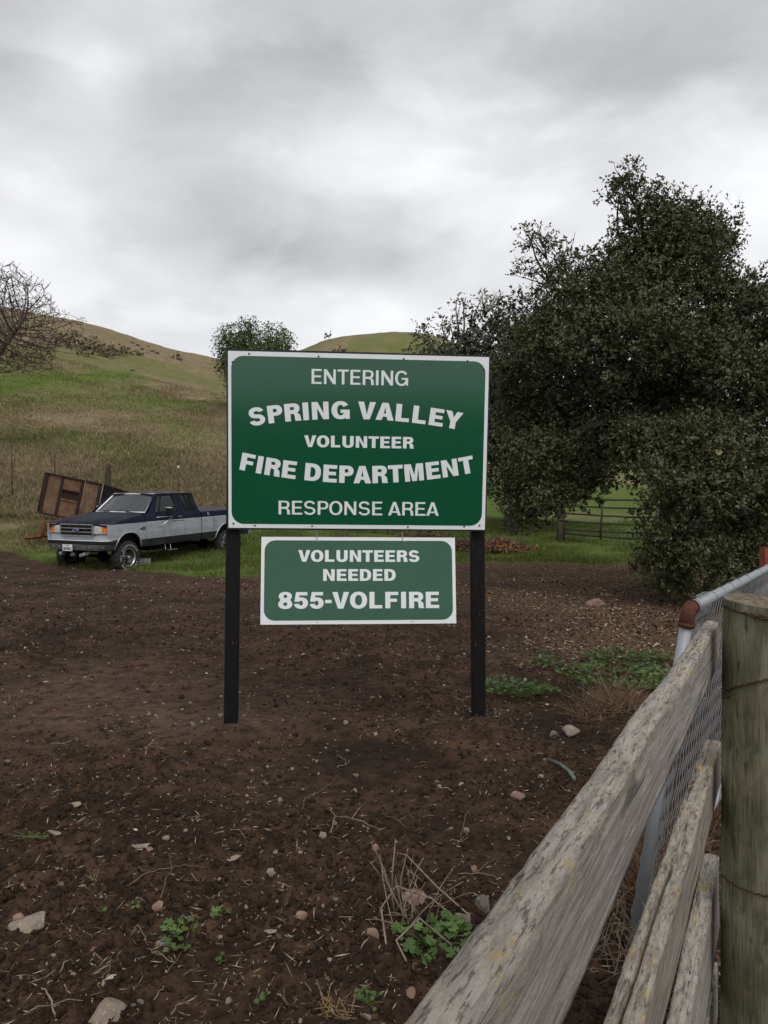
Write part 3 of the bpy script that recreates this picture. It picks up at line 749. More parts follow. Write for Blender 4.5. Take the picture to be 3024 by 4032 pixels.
def board_fence():
    pc = Vector((.968, 2.0, 0)); pc.z = gz(pc.x, pc.y)
    root = empty('board_fence', pc, 'weathered grey board fence with lichen on its rails and a round greenish post', 'fence')
    E1 = (2.28 - .463) / FD.y
    # FN side is +; planks lie with their far face on the FA line and their near face towards the photographer (local -y)
    board(root, pc, -.55, E1, 1.305, 1.182, .039, M_WOOD, 2, .007, roundtop=.002, slope=.0165)
    board(root, pc, -.25, E1 + .02, .960, .846, .045, M_WOOD2, 5, .006, crack=(.35, 1.35, .42), slope=.024)
    board(root, pc, 0.1, E1 + .03, .575, .36, .042, M_WOOD, 9, .006)
    board(root, pc, 0.3, E1 + .03, .26, .11, .04, M_WOOD, 12, .006)
    mb = MB(); r_ = .099; n = 56; k = 46; top = 1.352 - pc.z; V = []
    for i in range(k + 1):
        z = -.4 + (top + .4) * i / k
        for j in range(n):
            a = 2 * math.pi * j / n
            rr = r_ * (1 + .012 * float(vn(a * 2.2, z * .7, 3))) + .0022 * float(vn(a * 14, z * 1.2, 4))
            if i == k: rr *= .975
            zz = z + (.006 * float(vn(a * 2, 7.7, 6)) + .012 * math.cos(a - 2.2) if i == k else 0)
            V.append((rr * math.cos(a), rr * math.sin(a), zz))
    mb.add(V, [[i * n + j, i * n + (j + 1) % n, (i + 1) * n + (j + 1) % n, (i + 1) * n + j] for i in range(k) for j in range(n)], 0, True)
    b = len(mb.v); ring2 = [(x * .55, y * .55, z + .004 * random.uniform(-1, 1)) for x, y, z in V[k * n:]]
    mb.add(V[k * n:] + ring2 + [(0, 0, top + .004)], [[j, (j + 1) % n, n + (j + 1) % n, n + j] for j in range(n)] + [[n + j, n + (j + 1) % n, 2 * n] for j in range(n)], 1)
    mb.build('post', [M_POSTW, M_ENDG], root)
    def wrap(z0, z1, a0, a1, kink=0, sag=0.0):
        mb = MB(); pts = []
        for i in range(41):
            s = i / 40; a = rad(a0 + (a1 - a0) * s)
            pts.append((.1035 * math.cos(a), .1035 * math.sin(a), z0 + (z1 - z0) * s - sag * math.sin(s * math.pi) + .002 * math.sin(i * 1.9)))
        mb.tube(pts, .0022, 6)
        mb.build('wire', M_RUSTW, root)
    zz = lambda py, Y=1.91: 1.6 - (py - 1985) / FPX * Y - pc.z
    wrap(zz(2405), zz(2432), 175, 300, sag=.004); wrap(zz(2395), zz(2440), 180, 310, sag=.012)
    wrap(zz(2765), zz(2640), 178, 290, sag=-.008); wrap(zz(3525), zz(3535), 175, 300)
    # a barb of loose wire where the rails meet the post
    mb = MB(); p = [Vector((-.10, .02, zz(2755))), Vector((-.115, -.02, zz(2745))), Vector((-.107, -.05, zz(2762))), Vector((-.12, -.03, zz(2775))), Vector((-.10, 0, zz(2768)))]
    mb.tube(p, .002, 6); mb.build('wire', M_RUSTW, root)
board_fence()
def chain_gate():
    T = at(2712, 2398, 2.8); Bp = at(2492, 3770, 2.86); Fa = at(3024, 2239, 4.58)
    Bp.z = gz(Bp.x, Bp.y) + .03
    d = Vector((Fa.x - T.x, Fa.y - T.y, 0)).normalized(); zt = T.z
    root = empty('chain_link_gate', Bp, 'leaning chain link gate of grey pipe with a rusted elbow at its corner', 'gate')
    inv = lambda p: Vector(p) - Bp
    lean = (T - Bp)
    P = lambda s, h: Bp + lean * h + d * s              # h 0..1 up the leaning end pipe
    mb = MB()
    mb.tube([inv(P(0, .0)), inv(P(0, .96))], .021, 16)
    mb.tube([inv(P(.045, 1.0)), inv(P(3.4, 1.0))], .021, 16); mb.tube([inv(P(.0, .03)), inv(P(3.4, .03))], .021, 12)
    mb.tube([inv(P(3.4, 0)), inv(P(3.4, 1.0))], .021, 12)
    mb.build('pipe_frame', M_GALV, root)
    mb = MB(); c = P(.0, 1 - .030 / lean.length); up = lean.normalized(); pts = [c - up * .036] + [c + d * .030 * (1 - math.cos(t)) + up * (.030 * math.sin(t) + .0) for t in [k * math.pi / 2 / 8 for k in range(9)]] + [c + d * .052 + up * .030]
    mb.tube([inv(p) for p in pts], .0255, 18)
    for p, q in ((pts[0], pts[0] + up * .016), (pts[-1] - d * .014, pts[-1] + d * .004)): mb.tube([inv(p), inv(q)], .0285, 18)
    mb.build('elbow', M_RUST, root)
    # chain link: zigzag wires, slack and bulging
    mb = MB(); pit = .056; hh = lean.length; nseg = int((hh + .02) / (pit * .9)); up = lean / hh
    nn = Vector((-d.y, d.x, 0))
    for layer in range(2):
        cnt = 58 if layer == 0 else 8
        for wv in range(cnt):
            pts = []
            s0 = .07 + wv * pit if layer == 0 else .12 + wv * pit * .8
            for i in range(nseg + 1):
                h = -.02 + i * pit * .9
                s = s0 + (pit * .5 if i % 2 else -pit * .5) * 1.12
                bul = .026 + .010 * float(vn(s0 * 2.5, h * 3, 80)) + (.012 * layer) + (.003 if i % 2 else -.003) - .02 * (h / hh) ** 6
                s += (.05 * float(vn(s0 * 2, h * 3, 83)) + .035 * float(vn(s0 * 11, h * 9, 84))) * (.5 + .5 * layer) * (0 if i == 0 else 1)
                pts.append(inv(Bp + up * h + d * s + nn * bul))
            mb.tube(pts, .0023, 4, cap=False)
            # knuckled ends stand above the top pipe
            e = pts[-1]; mb.tube([e, e + up * .018 + nn * .006, e + up * .012 - d * .012 + nn * .01], .0019, 4)
    mb.build('chain_link', M_MESH, root)
    for s in (.11, .42, .62, .83, 1.04, 1.3, 1.7, 2.1):
        mb = MB(); mb.tube([inv(P(s, 1.0) + (up * math.cos(t) + nn * math.sin(t)) * .0235 + d * .004 * math.sin(t)) for t in [k * math.pi / 6 for k in range(12)]], .0024, 5, closed=True); mb.build('tie_wire', M_MESH, root)
    for s in (.17, .21, .25, .29, .33):                # loose loops of wire bunched by the corner
        mb = MB(); mb.tube([inv(P(s + .02 * math.sin(t * 1), 1.0) + (up * math.cos(t) * .05 + nn * (math.sin(t) * .03 + .01)) - up * .02) for t in [k * math.pi / 6 + s * 9 for k in range(11)]], .0024, 5); mb.build('tie_wire', M_MESH, root)
    ROOTY = Fa
chain_gate()
def red_post():
    p = at(3040, 2235, 5.2); g = gz(p.x, p.y); t = at(3040, 2155, 5.2).z - g
    root = empty('steel_post', (p.x, p.y, g), 'rusty red steel channel post behind the chain link at the right edge', 'post')
    mb = MB(); b = .066; prof = [(-b, -.04), (b, -.04), (b, .04), (b - .008, .04), (b - .008, -.032), (-b + .008, -.032), (-b + .008, .04), (-b, .04)]
    mb.plate([prof], lambda x, y: (x, y, t), (0, 0, -t - .3)); mb.build('channel', mat('red_rusty_steel', (.22, .05, .025), .7, .3, noise=(20, (.12, .035, .02), .45, .65), bump=(60, .3, .003)), root)
    mb = MB(); mb.tube([(-.02, -.05, t * .93), (.0, -.05, t * .93)], .012, 10); mb.build('bolt', M_SCREW, root)
red_post()

# ------------------------------------------------------------------ the pickup truck (local axes: x forward, y its left, z up)
M_NAVY = mat('navy_paint', (.004, .0055, .017), .32, .14, noise=[(3.5, (.007, .009, .020), .4, .6)])
M_HOOD = mat('faded_navy_paint', (.008, .010, .018), .55, .12, noise=[(2.2, (.017, .019, .026), .42, .66), (11, (.035, .036, .042), .64, .72)])
M_ROOF = mat('peeling_roof_paint', (.012, .013, .020), .65, .3, noise=[(1.9, (.035, .034, .036), .4, .6), (3.1, (.34, .27, .22), .605, .625)])
M_SILVER = mat('silver_paint', (.345, .37, .405), .40, .45, .25, noise=[(4, (.29, .305, .33), .42, .62), (13, (.42, .43, .44), .60, .66), (5, (.23, .235, .25), .58, .68)])
M_CLAD = mat('black_lower_trim', (.010, .011, .014), .5, .35, noise=(4, (.032, .032, .036), .42, .66))
M_CHROME = mat('chrome', (.55, .56, .57), .18, .5, .95)
M_DULLCH = mat('dull_chrome', (.36, .37, .38), .35, .5, .75, noise=(12, (.26, .26, .27), .45, .65))
M_STEELB = mat('grey_bumper_steel', (.15, .155, .165), .45, .4, .4, noise=(6, (.10, .10, .11), .4, .65))
M_BLKPL = mat('black_plastic', (.008, .008, .009), .5, .3)
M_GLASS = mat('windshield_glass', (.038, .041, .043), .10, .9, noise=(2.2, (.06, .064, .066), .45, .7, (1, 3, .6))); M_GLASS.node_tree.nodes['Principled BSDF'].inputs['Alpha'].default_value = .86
M_SGLASS = mat('side_glass', (.02, .026, .026), .05, .6); M_SGLASS.node_tree.nodes['Principled BSDF'].inputs['Alpha'].default_value = .5
M_LAMP = mat('headlamp_glass', (.42, .43, .38), .12, .6, noise=(14, (.62, .62, .56), .5, .7, (1, 1, 5)))
M_AMBER = mat('amber_lens', (.62, .19, .012), .15, .6, noise=(22, (.40, .10, .006), .5, .66))
M_TIRE = mat('tire_rubber', (.016, .016, .017), .8, .25, noise=(9, (.032, .030, .028), .45, .7), bump=(60, .4, .01))
M_TLET = mat('white_tire_letters', (.52, .52, .50), .7, .3, noise=(30, (.12, .12, .12), .56, .66))
M_RIM = mat('rusty_steel_rim', (.13, .12, .11), .45, .4, .6, noise=[(9, (.05, .042, .036), .42, .6), (16, (.10, .06, .035), .58, .68)])
M_RIMLIP = mat('bright_rim_lip', (.36, .36, .35), .35, .5, .8, noise=(12, (.15, .14, .13), .5, .66))
M_SEAT = mat('grey_seat_cloth', (.018, .018, .020), .9, .1)
M_PLATE = mat('white_plate', (.66, .66, .66), .4, .4)
M_PLTXT = mat('dark_plate_digits', (.015, .02, .06), .5, .3)
M_OVAL = mat('blue_oval', (.02, .03, .20), .3, .5)
M_UNDER = mat('dark_chassis', (.008, .0075, .007), .85, .15)
M_TONN = mat('soft_bed_cover', (.032, .033, .037), .7, .2, noise=(3, (.060, .060, .064), .4, .65), bump=(5, .25, .03))
M_RSTREAK = mat('red_scraped_paint', (.16, .035, .025), .6, .3, noise=(18, (.30, .25, .25), .5, .6))
M_PIN = mat('pale_pinstripe', (.52, .54, .58), .4, .4, noise=(9, (.28, .30, .34), .5, .62))
def build_truck():
    t = 1.15167; pi_, ro = -.0367, -.0126
    f = Vector((-math.cos(t) * math.cos(pi_), -math.sin(t) * math.cos(pi_), math.sin(pi_)))
    l = Vector((math.sin(t), -math.cos(t), 0)); l = l * math.cos(ro) + Vector((0, 0, 1)) * math.sin(ro); l = (l - f * l.dot(f)).normalized()
    u = f.cross(l)
    root = empty('pickup_truck', (0, 0, 0), 'navy and silver extended cab pickup truck parked on the grass beside the sign', 'truck')
    M = Matrix((f, l, u)).transposed().to_4x4(); M.translation = Vector((-6.97, 19.34, -.045))
    root.matrix_world = M
    P = lambda mb, name, m, par=root: mb.build(name, m, par)
    XB, XE = -2.72, -5.02                # back of cab, end of bed
    def bandy(z):                        # outward half width at height z
        return float(np.interp(z, [.55, .64, .78, .95, 1.2, 1.30, 1.42, 1.86], [.93, .955, .985, .995, .985, .965, .905, .72]))
    def side_fn(s, off=0.0, zo=None): return lambda x, z: (x, s * (bandy(z) + off - .05 * max(0, (x - .45) / .3) ** 2), z)
    def strip(mb, s, xs, zlo, zhi, mat_, th=.03, off=0.0, n=1):
        """side panel between functions zlo(x), zhi(x)"""
        V = []; m = len(xs); fn = side_fn(s, off)
        for x in xs:
            for k in range(n + 1): V.append(Vector(fn(x, zlo(x) + (zhi(x) - zlo(x)) * k / n)))
        F = [[i * (n + 1) + k, (i + 1) * (n + 1) + k, (i + 1) * (n + 1) + k + 1, i * (n + 1) + k + 1] for i in range(m - 1) for k in range(n)]
        mb.add(V, F, mat_); b = Vector((0, -s * th, 0)); mb.add([v + b for v in V], [f_[::-1] for f_ in F], mat_)
        for i in range(m - 1):
            for k in (0, n):
                a, c = V[i * (n + 1) + k], V[(i + 1) * (n + 1) + k]; mb.add([a, c, c + b, a + b], [[0, 1, 2, 3]], mat_)
        for i in (0, m - 1):
            for k in range(n):
                a, c = V[i * (n + 1) + k], V[i * (n + 1) + k + 1]; mb.add([a, c, c + b, a + b], [[0, 1, 2, 3]], mat_)
    def arch(xc, zc, rx, rz):
        def z(x):
            q = (x - xc) / rx
            return zc + rz * math.sqrt(max(0, 1 - abs(q) ** 2.3)) if abs(q) < 1 else .0
        return z
    lin = lambda a, b, n: [a + (b - a) * i / n for i in range(n + 1)]
    A1 = arch(.07, .52, .46, .47); A2 = arch(-3.94, .50, .56, .49)
    hoodz = lambda x: float(np.interp(x, [-.62, -.4, .1, .55, .72], [1.375, 1.35, 1.305, 1.235, 1.205]))
    MT = [M_SILVER, M_NAVY, M_CLAD, M_BLKPL]
    for s in (1, -1):
        # front fender
        mb = MB(); xs = lin(-.53, .72, 50)
        strip(mb, s, xs, lambda x: max(A1(x), .64 if x < .07 else .83), lambda x: max(1.198, A1(x)), 0, n=6)
        strip(mb, s, [x for x in xs if x < -.36], lambda x: .60, lambda x: .636, 2, n=1)
        strip(mb, s, xs, lambda x: 1.203, hoodz, 1, n=4)
        pts = [Vector(side_fn(s, .006)(x, A1(x))) for x in lin(-.385, .525, 30)]
        mb.tube(pts, .018, 6, 0)
        strip(mb, s, lin(-.53, -.37, 4), lambda x: .636, lambda x: .78, 2, off=.004)
        fe = P(mb, 'fender', MT)
        if s > 0:
            m2 = MB()
            for k, (zz, ln) in enumerate(((1.085, .12), (1.055, .19), (1.03, .19))):
                m2.box((-.40 - (0 if k else .03), side_fn(1, .006)(0, zz)[1], zz), (ln, .008, .014), 0)
            m2.build('emblem', M_BLKPL, fe)
        # door (two tone, with window opening) and rear cab side
        def cabside(x0, x1, name, holes, glass):
            mb = MB(); xs = lin(x0, x1, 10)
            strip(mb, s, xs, lambda x: .785, lambda x: 1.198, 0, n=5)
            strip(mb, s, xs, lambda x: .60, lambda x: .785, 2, n=3)
            strip(mb, s, xs, lambda x: 1.203, lambda x: 1.405, 1, n=4)
            strip(mb, s, xs, lambda x: 1.187, lambda x: 1.203, 3, off=.005)
            gh = lambda x, z: (x, s * (.905 - (z - 1.405) * (.905 - .715) / .465), z)
            if name == 'door': out = [(x0, 1.405), (x1, 1.405), (x1, 1.868), (-1.215, 1.868), (-.70, 1.405)] if x1 < x0 else None
            else: out = [(x0, 1.405), (XB, 1.405), (-2.66, 1.70), (-2.62, 1.868), (x0, 1.868)]
            mb.plate([out] + holes, gh, (0, -s * .035, 0), 1)
            o = P(mb, name, [M_SILVER, M_NAVY, M_CLAD, M_PIN])
            for h in glass:
                m2 = MB(); m2.plate([h], lambda x, z: tuple(Vector(gh(x, z)) + Vector((0, -s * .016, 0))), (0, -s * .005, 0)); m2.build('window', M_SGLASS, o)
                m3 = MB(); m3.tube([Vector(gh(*p)) + Vector((0, s * .002, 0)) for p in h], .012, 6, closed=True); m3.build('window_seal', M_BLKPL, o)
            return o
        w1 = [(-.93, 1.418), (-1.845, 1.43), (-1.80, 1.835), (-1.285, 1.835)]
        d = cabside(-.545, -1.985, 'door', [w1], [w1])
        mb = MB(); gh = lambda x, z: (x, s * (.905 - (z - 1.405) * .4086 + .0), z)
        mb.tube([gh(-1.12, 1.425), gh(-1.40, 1.83)], .011, 6); mb.build('vent_bar', M_BLKPL, d)
        mb = MB(); mb.box((-1.82, s * 1.0, 1.272), (.17, .02, .022), bev=.006); mb.build('handle', M_DULLCH, d)
        if s > 0:
            mb = MB(); strip(mb, s, lin(-1.42, -1.97, 12), lambda x: 1.158 + .008 * math.sin(x * 17) + .05 * max(0, x + 1.55), lambda x: 1.186, 0, th=.002, off=.004); mb.build('paint_scrape', M_RSTREAK, d)
        r1 = [(-2.135, 1.835), (-2.30, 1.835), (-2.365, 1.425), (-2.20, 1.425)]; r2 = [(-2.345, 1.835), (-2.50, 1.835), (-2.545, 1.425), (-2.41, 1.425)]
        cabside(-2.0, XB, 'rear_cab_side', [r1, r2], [r1, r2])
        # bed side
        mb = MB(); xs = lin(-2.77, XE, 60); bz = lambda x: .62
        strip(mb, s, xs, lambda x: max(A2(x), .785), lambda x: 1.198, 0, n=5)
        strip(mb, s, [x for x in xs if x > -3.40], lambda x: .60, lambda x: .785, 2, n=2)
        strip(mb, s, [x for x in xs if x < -4.48], lambda x: .60, lambda x: .785, 2, n=2)
        strip(mb, s, xs, lambda x: 1.203, lambda x: 1.355, 1, n=3); strip(mb, s, xs, lambda x: 1.187, lambda x: 1.203, 3, off=.005)
        mb.tube([Vector(side_fn(s, .006)(x, max(A2(x), .5))) for x in lin(-4.495, -3.385, 30)], .018, 6, 0)
        b = P(mb, 'bed_side', [M_SILVER, M_NAVY, M_CLAD, M_PIN])
        if s > 0:
            mb = MB(); y = side_fn(1, .004)
            mb.tube([Vector(y(-3.06 + .04 * math.cos(a), 1.285 + .04 * math.sin(a))) for a in [k * math.pi / 8 for k in range(16)]], .009, 6, closed=True); mb.box((-3.06, y(0, 1.285)[1], 1.285), (.02, .012, .045)); mb.build('round_badge', M_DULLCH, b)
            mb = MB(); mb.tube([Vector(y(*p)) for p in [(-3.28, 1.09), (-3.42, 1.09), (-3.42, .94), (-3.28, .94)]], .005, 5, closed=True); mb.build('fuel_door', M_STEELB, b)
        # wheels
        for xw in (.07, -3.94):
            wr = empty('wheel', (xw, s * .86, .385)); wr.parent = root
            T = lambda a, b, h: Vector((a, s * h, b))
            mb = MB(); mb.lathe([(.215, -.10), (.30, -.125), (.365, -.118), (.385, -.10), (.392, 0), (.385, .10), (.365, .118), (.33, .127), (.255, .122), (.213, .105), (.205, -.09), (.215, -.10)], T, 44)
            for k in range(44):
                a = 2 * math.pi * k / 44; off = .045 if k % 2 else -.045
                mb.box(T(.392 * math.cos(a), .392 * math.sin(a), off), (.026, .10, .022), M=Matrix.Rotation(-a + math.pi / 2, 3, 'Y').to_4x4())
            tz = mb.build('tire', M_TIRE, wr)
            if s > 0:
                mb = MB(); rr = random.Random(4 + int(xw))
                for a0, a1 in ((35, 150), (205, 250), (278, 325), (-12, 12)):
                    a = a0; mb = MB()
                    while a < a1:
                        wd = rr.uniform(5, 9); kind = rr.random()
                        r0, r1_ = .272, .330
                        q = [(r0, a), (r1_, a), (r1_, a + wd * .45), (r0, a + wd * .45)] if kind < .4 else [(r0, a), (r1_, a + wd * .2), (r1_, a + wd * .7), ((r0 + r1_) / 2, a + wd * .35), (r0, a + wd * .75)]
                        mb.plate([[(r_ * math.cos(rad(b_)), r_ * math.sin(rad(b_))) for r_, b_ in q]], lambda x, z: Vector((x, .1262 + .004 * 0, z)), (0, -.004, 0))
                        a += wd + 3.2
                    mb.build('tire_lettering', M_TLET, tz)
            mb = MB(); mb.lathe([(.212, .112), (.222, .118), (.222, .108), (.205, .10), (.19, .07), (.185, -.02), (.17, -.03), (.14, -.02), (.10, .0), (.07, .025), (.055, .06), (.05, .10), (.03, .115), (0, .118)], T, 40)
            ri = mb.build('rim', M_RIM, wr)
            mb = MB(); mb.lathe([(.196, .09), (.208, .112), (.224, .121), (.228, .116), (.215, .098), (.2, .085)], T, 40); mb.build('rim_lip', M_RIMLIP, ri)
            mb = MB()
            mb.lathe([(.0, .135), (.03, .132), (.038, .118), (.042, .09)], T, 16); mb.build('hub', M_DULLCH, ri)
            for k in range(5):
                a = 2 * math.pi * k / 5 + .3; m2 = MB(); c = T(.095 * math.cos(a), .095 * math.sin(a), .012); m2.tube([c, c + Vector((0, s * .025, 0))], .014, 6); m2.build('lug_nut', M_DULLCH, ri)
    # hood
    mb = MB()
    def hood(a, b):
        y = (a - .5) * 2 * .935; x = -.60 + 1.335 * b
        zc = float(np.interp(x, [-.60, -.2, .3, .6, .7, .735], [1.425, 1.405, 1.345, 1.285, 1.25, 1.212]))
        q = abs(y) / .935
        z = zc - .05 * q ** 4 - .008 * q * q + .016 * (1 if .34 < q < .80 else 0) * sstep(.34, .42, q) * (1 - sstep(.72, .80, q)) * sstep(.73, .45, x)
        return (x - .045 * q ** 3 * (b ** 2), y, float(z))
    mb.grid(40, 30, hood, 0, True, (0, 0, -.03)); P(mb, 'hood', M_HOOD)
    # cowl, floor pan, firewall and bed front close the body
    mb = MB(); mb.box((-.64, 0, 1.37), (.16, 1.74, .06)); mb.box((-.58, 0, .98), (.06, 1.78, .72)); mb.box((-1.65, 0, .70), (2.1, 1.80, .10)); mb.box((-2.69, 0, 1.00), (.05, 1.80, .66)); mb.box((-2.80, 0, 1.0), (.04, 1.86, .60)); mb.box((-3.9, 0, .82), (2.2, 1.7, .06)); mb.box((.1, 0, .95), (1.1, 1.2, .4)); P(mb, 'inner_body', M_UNDER)
    for nm, cc, sz in (('tailgate', (-5.0, 0, 1.0), (.05, 1.84, .68)), ('rear_bumper', (-5.12, 0, .68), (.14, 1.9, .18))):
        mb = MB(); mb.box(cc, sz, bev=.015); P(mb, nm, M_SILVER if nm == 'tailgate' else M_DULLCH)
    # roof and pillars
    mb = MB()
    def roof(a, b):
        y = (a - .5) * 2; x = -1.17 - 1.46 * b
        return (x - .03 * (abs(y) ** 2) * (1 - b) * 0, y * .735, 1.858 + .062 * (1 - abs(y) ** 2.6) * (1 - .55 * abs(2 * b - 1) ** 4))
    mb.grid(24, 24, roof, 0, True, (0, 0, -.03)); ro_ = P(mb, 'roof', M_ROOF)
    for s in (1, -1):
        mb = MB(); mb.tube([(-1.19, s * .735, 1.866), (-2.62, s * .735, 1.866), (-2.69, s * .76, 1.70)], .014, 8); mb.build('drip_rail', M_NAVY, ro_)
        mb = MB(); mb.tube([(-.66, s * .865, 1.40), (-1.19, s * .70, 1.865)], .022, 8); P(mb, 'pillar', M_NAVY)
    # windshield with bright surround
    def ws(a, b):
        y = (a - .5) * 2; wd = .80 + (.655 - .80) * b
        return (-.665 - .52 * b - .07 * abs(y) ** 2, y * wd, 1.415 + .445 * b)
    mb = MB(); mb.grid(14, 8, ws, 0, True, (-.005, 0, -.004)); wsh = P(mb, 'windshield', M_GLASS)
    mb = MB(); e = [ws(a / 12, 0) for a in range(13)] + [ws(1, b / 6) for b in range(1, 7)] + [ws(1 - a / 12, 1) for a in range(1, 13)] + [ws(0, 1 - b / 6) for b in range(1, 6)]
    mb.tube([Vector(p) + Vector((.008, 0, .006)) for p in e], .021, 7, closed=True); mb.build('windshield_trim', mat('bright_trim', (.60, .61, .62), .3, .5, .3), wsh)
    for y0, y1 in ((.42, -.02), (-.25, -.62)):
        mb = MB(); mb.tube([(-.615, y0, 1.425), (-.655, (y0 + y1) / 2, 1.455), (-.70, y1, 1.458)], .009, 6); mb.box((-.69, (y0 + y1 * 2.4) / 3.4, 1.452), (.012, .40, .014)); mb.build('wiper', M_BLKPL, wsh)
    # rear cab window
    mb = MB(); mb.plate([[(-.66, 1.44), (.66, 1.44), (.58, 1.82), (-.58, 1.82)]], lambda y, z: (-2.705 + (z - 1.41) * .16, y, z), (.006, 0, 0)); P(mb, 'rear_window', M_SGLASS)
    mb = MB(); mb.plate([[(-.9, 1.40), (.9, 1.40), (.72, 1.87), (-.72, 1.87)], [(-.66, 1.44), (.66, 1.44), (.58, 1.82), (-.58, 1.82)]], lambda y, z: (-2.70 + (z - 1.41) * .16, y, z), (.02, 0, 0)); P(mb, 'cab_back', M_NAVY)
    # interior
    for y in (.42, -.42):
        mb = MB(); mb.box((-1.62, y, 1.0), (.55, .62, .2), bev=.05); mb.box((-1.93, y, 1.28), (.16, .60, .62), bev=.06); mb.box((-1.97, y, 1.64), (.10, .32, .18), bev=.04); P(mb, 'seat', M_SEAT)
    mb = MB(); mb.box((-.98, 0, 1.30), (.42, 1.6, .2), bev=.04); P(mb, 'dashboard', M_BLKPL)
    mb = MB(); c = Vector((-1.28, .42, 1.40)); ax = Vector((-.85, 0, .5)).normalized(); x_ = Vector((0, 1, 0)); y_ = ax.cross(x_)
    mb.tube([c + (x_ * math.cos(a) + y_ * math.sin(a)) * .19 for a in [k * math.pi / 10 for k in range(20)]], .013, 6, closed=True); mb.tube([c - x_ * .18, c + x_ * .18], .014, 6); mb.tube([c, c - ax * .3], .02, 6); P(mb, 'steering_wheel', M_BLKPL)
    # front: header panel, grille, lamps
    mb = MB(); gx = .70
    fr = [(-.94, .835), (.94, .835), (.95, 1.0), (.94, 1.203), (-.94, 1.203), (-.95, 1.0)]
    fx = lambda y, z, o=0: (gx + o - .05 * abs(y / .95) ** 3 - .02 * (1.2 - z) * 0, y, z)
    mb.grid(16, 1, lambda a, b: fx((a - .5) * 1.9, .835 + .10 * b), 0, False, (-.03, 0, 0)); mb.grid(16, 1, lambda a, b: fx((a - .5) * 1.9, .93 + .272 * b, -.02), 0, False, (-.03, 0, 0))
    P(mb, 'header_panel', M_SILVER)
    gr = empty('grille', (gx, 0, 1.06)); gr.parent = root
    mb = MB(); mb.box((-.005, 0, 0), (.03, .98, .27)); mb.build('grille_backing', M_BLKPL, gr)
    for z in (.131, .044, -.044, -.131):
        mb = MB(); mb.box((.034, 0, z), (.05, 1.01, .026 if abs(z) > .1 else .020), bev=.004); mb.build('bar', M_DULLCH, gr)
    for y in (.5, -.5):
        mb = MB(); mb.box((.034, y, 0), (.05, .024, .236), bev=.004); mb.build('bar', M_DULLCH, gr)
    for y in (.26, 0.0, -.26):
        mb = MB(); mb.box((.016, y, .088), (.02, .010, .062)); mb.build('rib', M_STEELB, gr)
    mb = MB(); mb.plate([ell(0, 0, .098, .042, 0, 360, 32)[:-1]], lambda y, z: (.078, -y, z), (-.03, 0, 0)); bd = mb.build('badge', M_OVAL, gr)
    mb = MB(); mb.tube([(.079, .096 * math.cos(a), .040 * math.sin(a)) for a in [k * math.pi / 14 for k in range(28)]], .005, 5, closed=True); mb.build('badge_rim', M_CHROME, bd)
    mb = MB()                                                   # the maker's script on the oval
    for st in ([(-.062, .022), (-.05, .027), (-.022, .024), (-.012, .026)], [(-.040, .022), (-.046, -.006), (-.054, -.022), (-.064, -.016)], [(-.052, .004), (-.034, .006)],
               ell(-.016, -.008, .011, .012, 0, 330, 12), [(.006, .004), (.006, -.020)], ell(.016, -.004, .010, .009, 170, 40, 6), ell(.038, -.008, .011, .012, 20, 340, 12), [(.058, .026), (.049, .0), (.050, -.018), (.058, -.020)]):
        mb.plate([thick(st, .006)], lambda y, z: (.0805, y * 1.25, z), (-.002, 0, 0))
    mb.build('badge_script', M_CHROME, bd)
    for s in (1, -1):
        hl = empty('headlight', (gx, s * .62, 1.09)); hl.parent = root
        lampf = lambda y, z, o: (-.05 * abs(y / .95) ** 3 + o, y - s * .62, z - 1.09)
        mb = MB(); mb.grid(6, 4, lambda a, b: lampf(s * (.515 + .225 * a), 1.0 + .19 * b, .022 + .012 * math.sin(a * math.pi) * math.sin(b * math.pi)), 0, True, (-.03, 0, 0)); mb.build('lens', M_LAMP, hl)
        mb = MB(); mb.tube([lampf(s * y, z, .026) for y, z in [(.508, .993), (.95, .993), (.95, 1.197), (.508, 1.197)]], .010, 6, closed=True); mb.build('bezel', M_DULLCH, hl)
        mb = MB(); mb.grid(6, 4, lambda a, b: lampf(s * (.748 + .20 * a), 1.0 + .19 * b, .020 - .06 * a ** 3), 0, True, (-.04, 0, 0)); mb.build('turn_signal', M_AMBER, hl)
        mb = MB(); mb.grid(3, 3, lambda a, b: (-.05 - .12 * a, s * (.945 - .62 + .012), -.09 + .19 * b), 0, True, (0, -s * .03, 0)); mb.build('side_marker', M_AMBER, hl)
    # bumper: bright lip, black face strip, grey lower face, swept round the corners
    ys = [(-1 + 2 * i / 28) for i in range(29)]
    def bx(q): return .86 - .055 * q * q - .16 * max(0, abs(q) - .82) / .18 * 1.0
    def sweep(prof, mm, name, par=root):
        mb = MB(); V = []; k = len(prof)
        for q in ys:
            for (dx, z) in prof:
                e_ = max(0, abs(q) - .86) / .14
                V.append((bx(q) + dx - .05 * e_ * (.8 - z) * 2, q * (1.02 - .70 * max(0, .735 - z)), z))
        mb.add(V, [[i * k + j, (i + 1) * k + j, (i + 1) * k + (j + 1) % k, i * k + (j + 1) % k] for i in range(28) for j in range(k)] + [list(range(k)), [28 * k + j for j in reversed(range(k))]], 0)
        return mb.build(name, mm, par)
    bp = sweep([(-.10, .735), (.0, .735), (.012, .75), (.012, .80), (0, .812), (-.10, .812)], M_BLKPL, 'bumper')
    sweep([(-.16, .813), (.006, .813), (.016, .822), (.012, .838), (-.02, .845), (-.16, .842)], M_CHROME, 'bumper_lip', bp)
    sweep([(-.10, .60), (-.055, .585), (-.02, .60), (.002, .70), (.004, .734), (-.10, .734)], M_STEELB, 'bumper_face', bp)
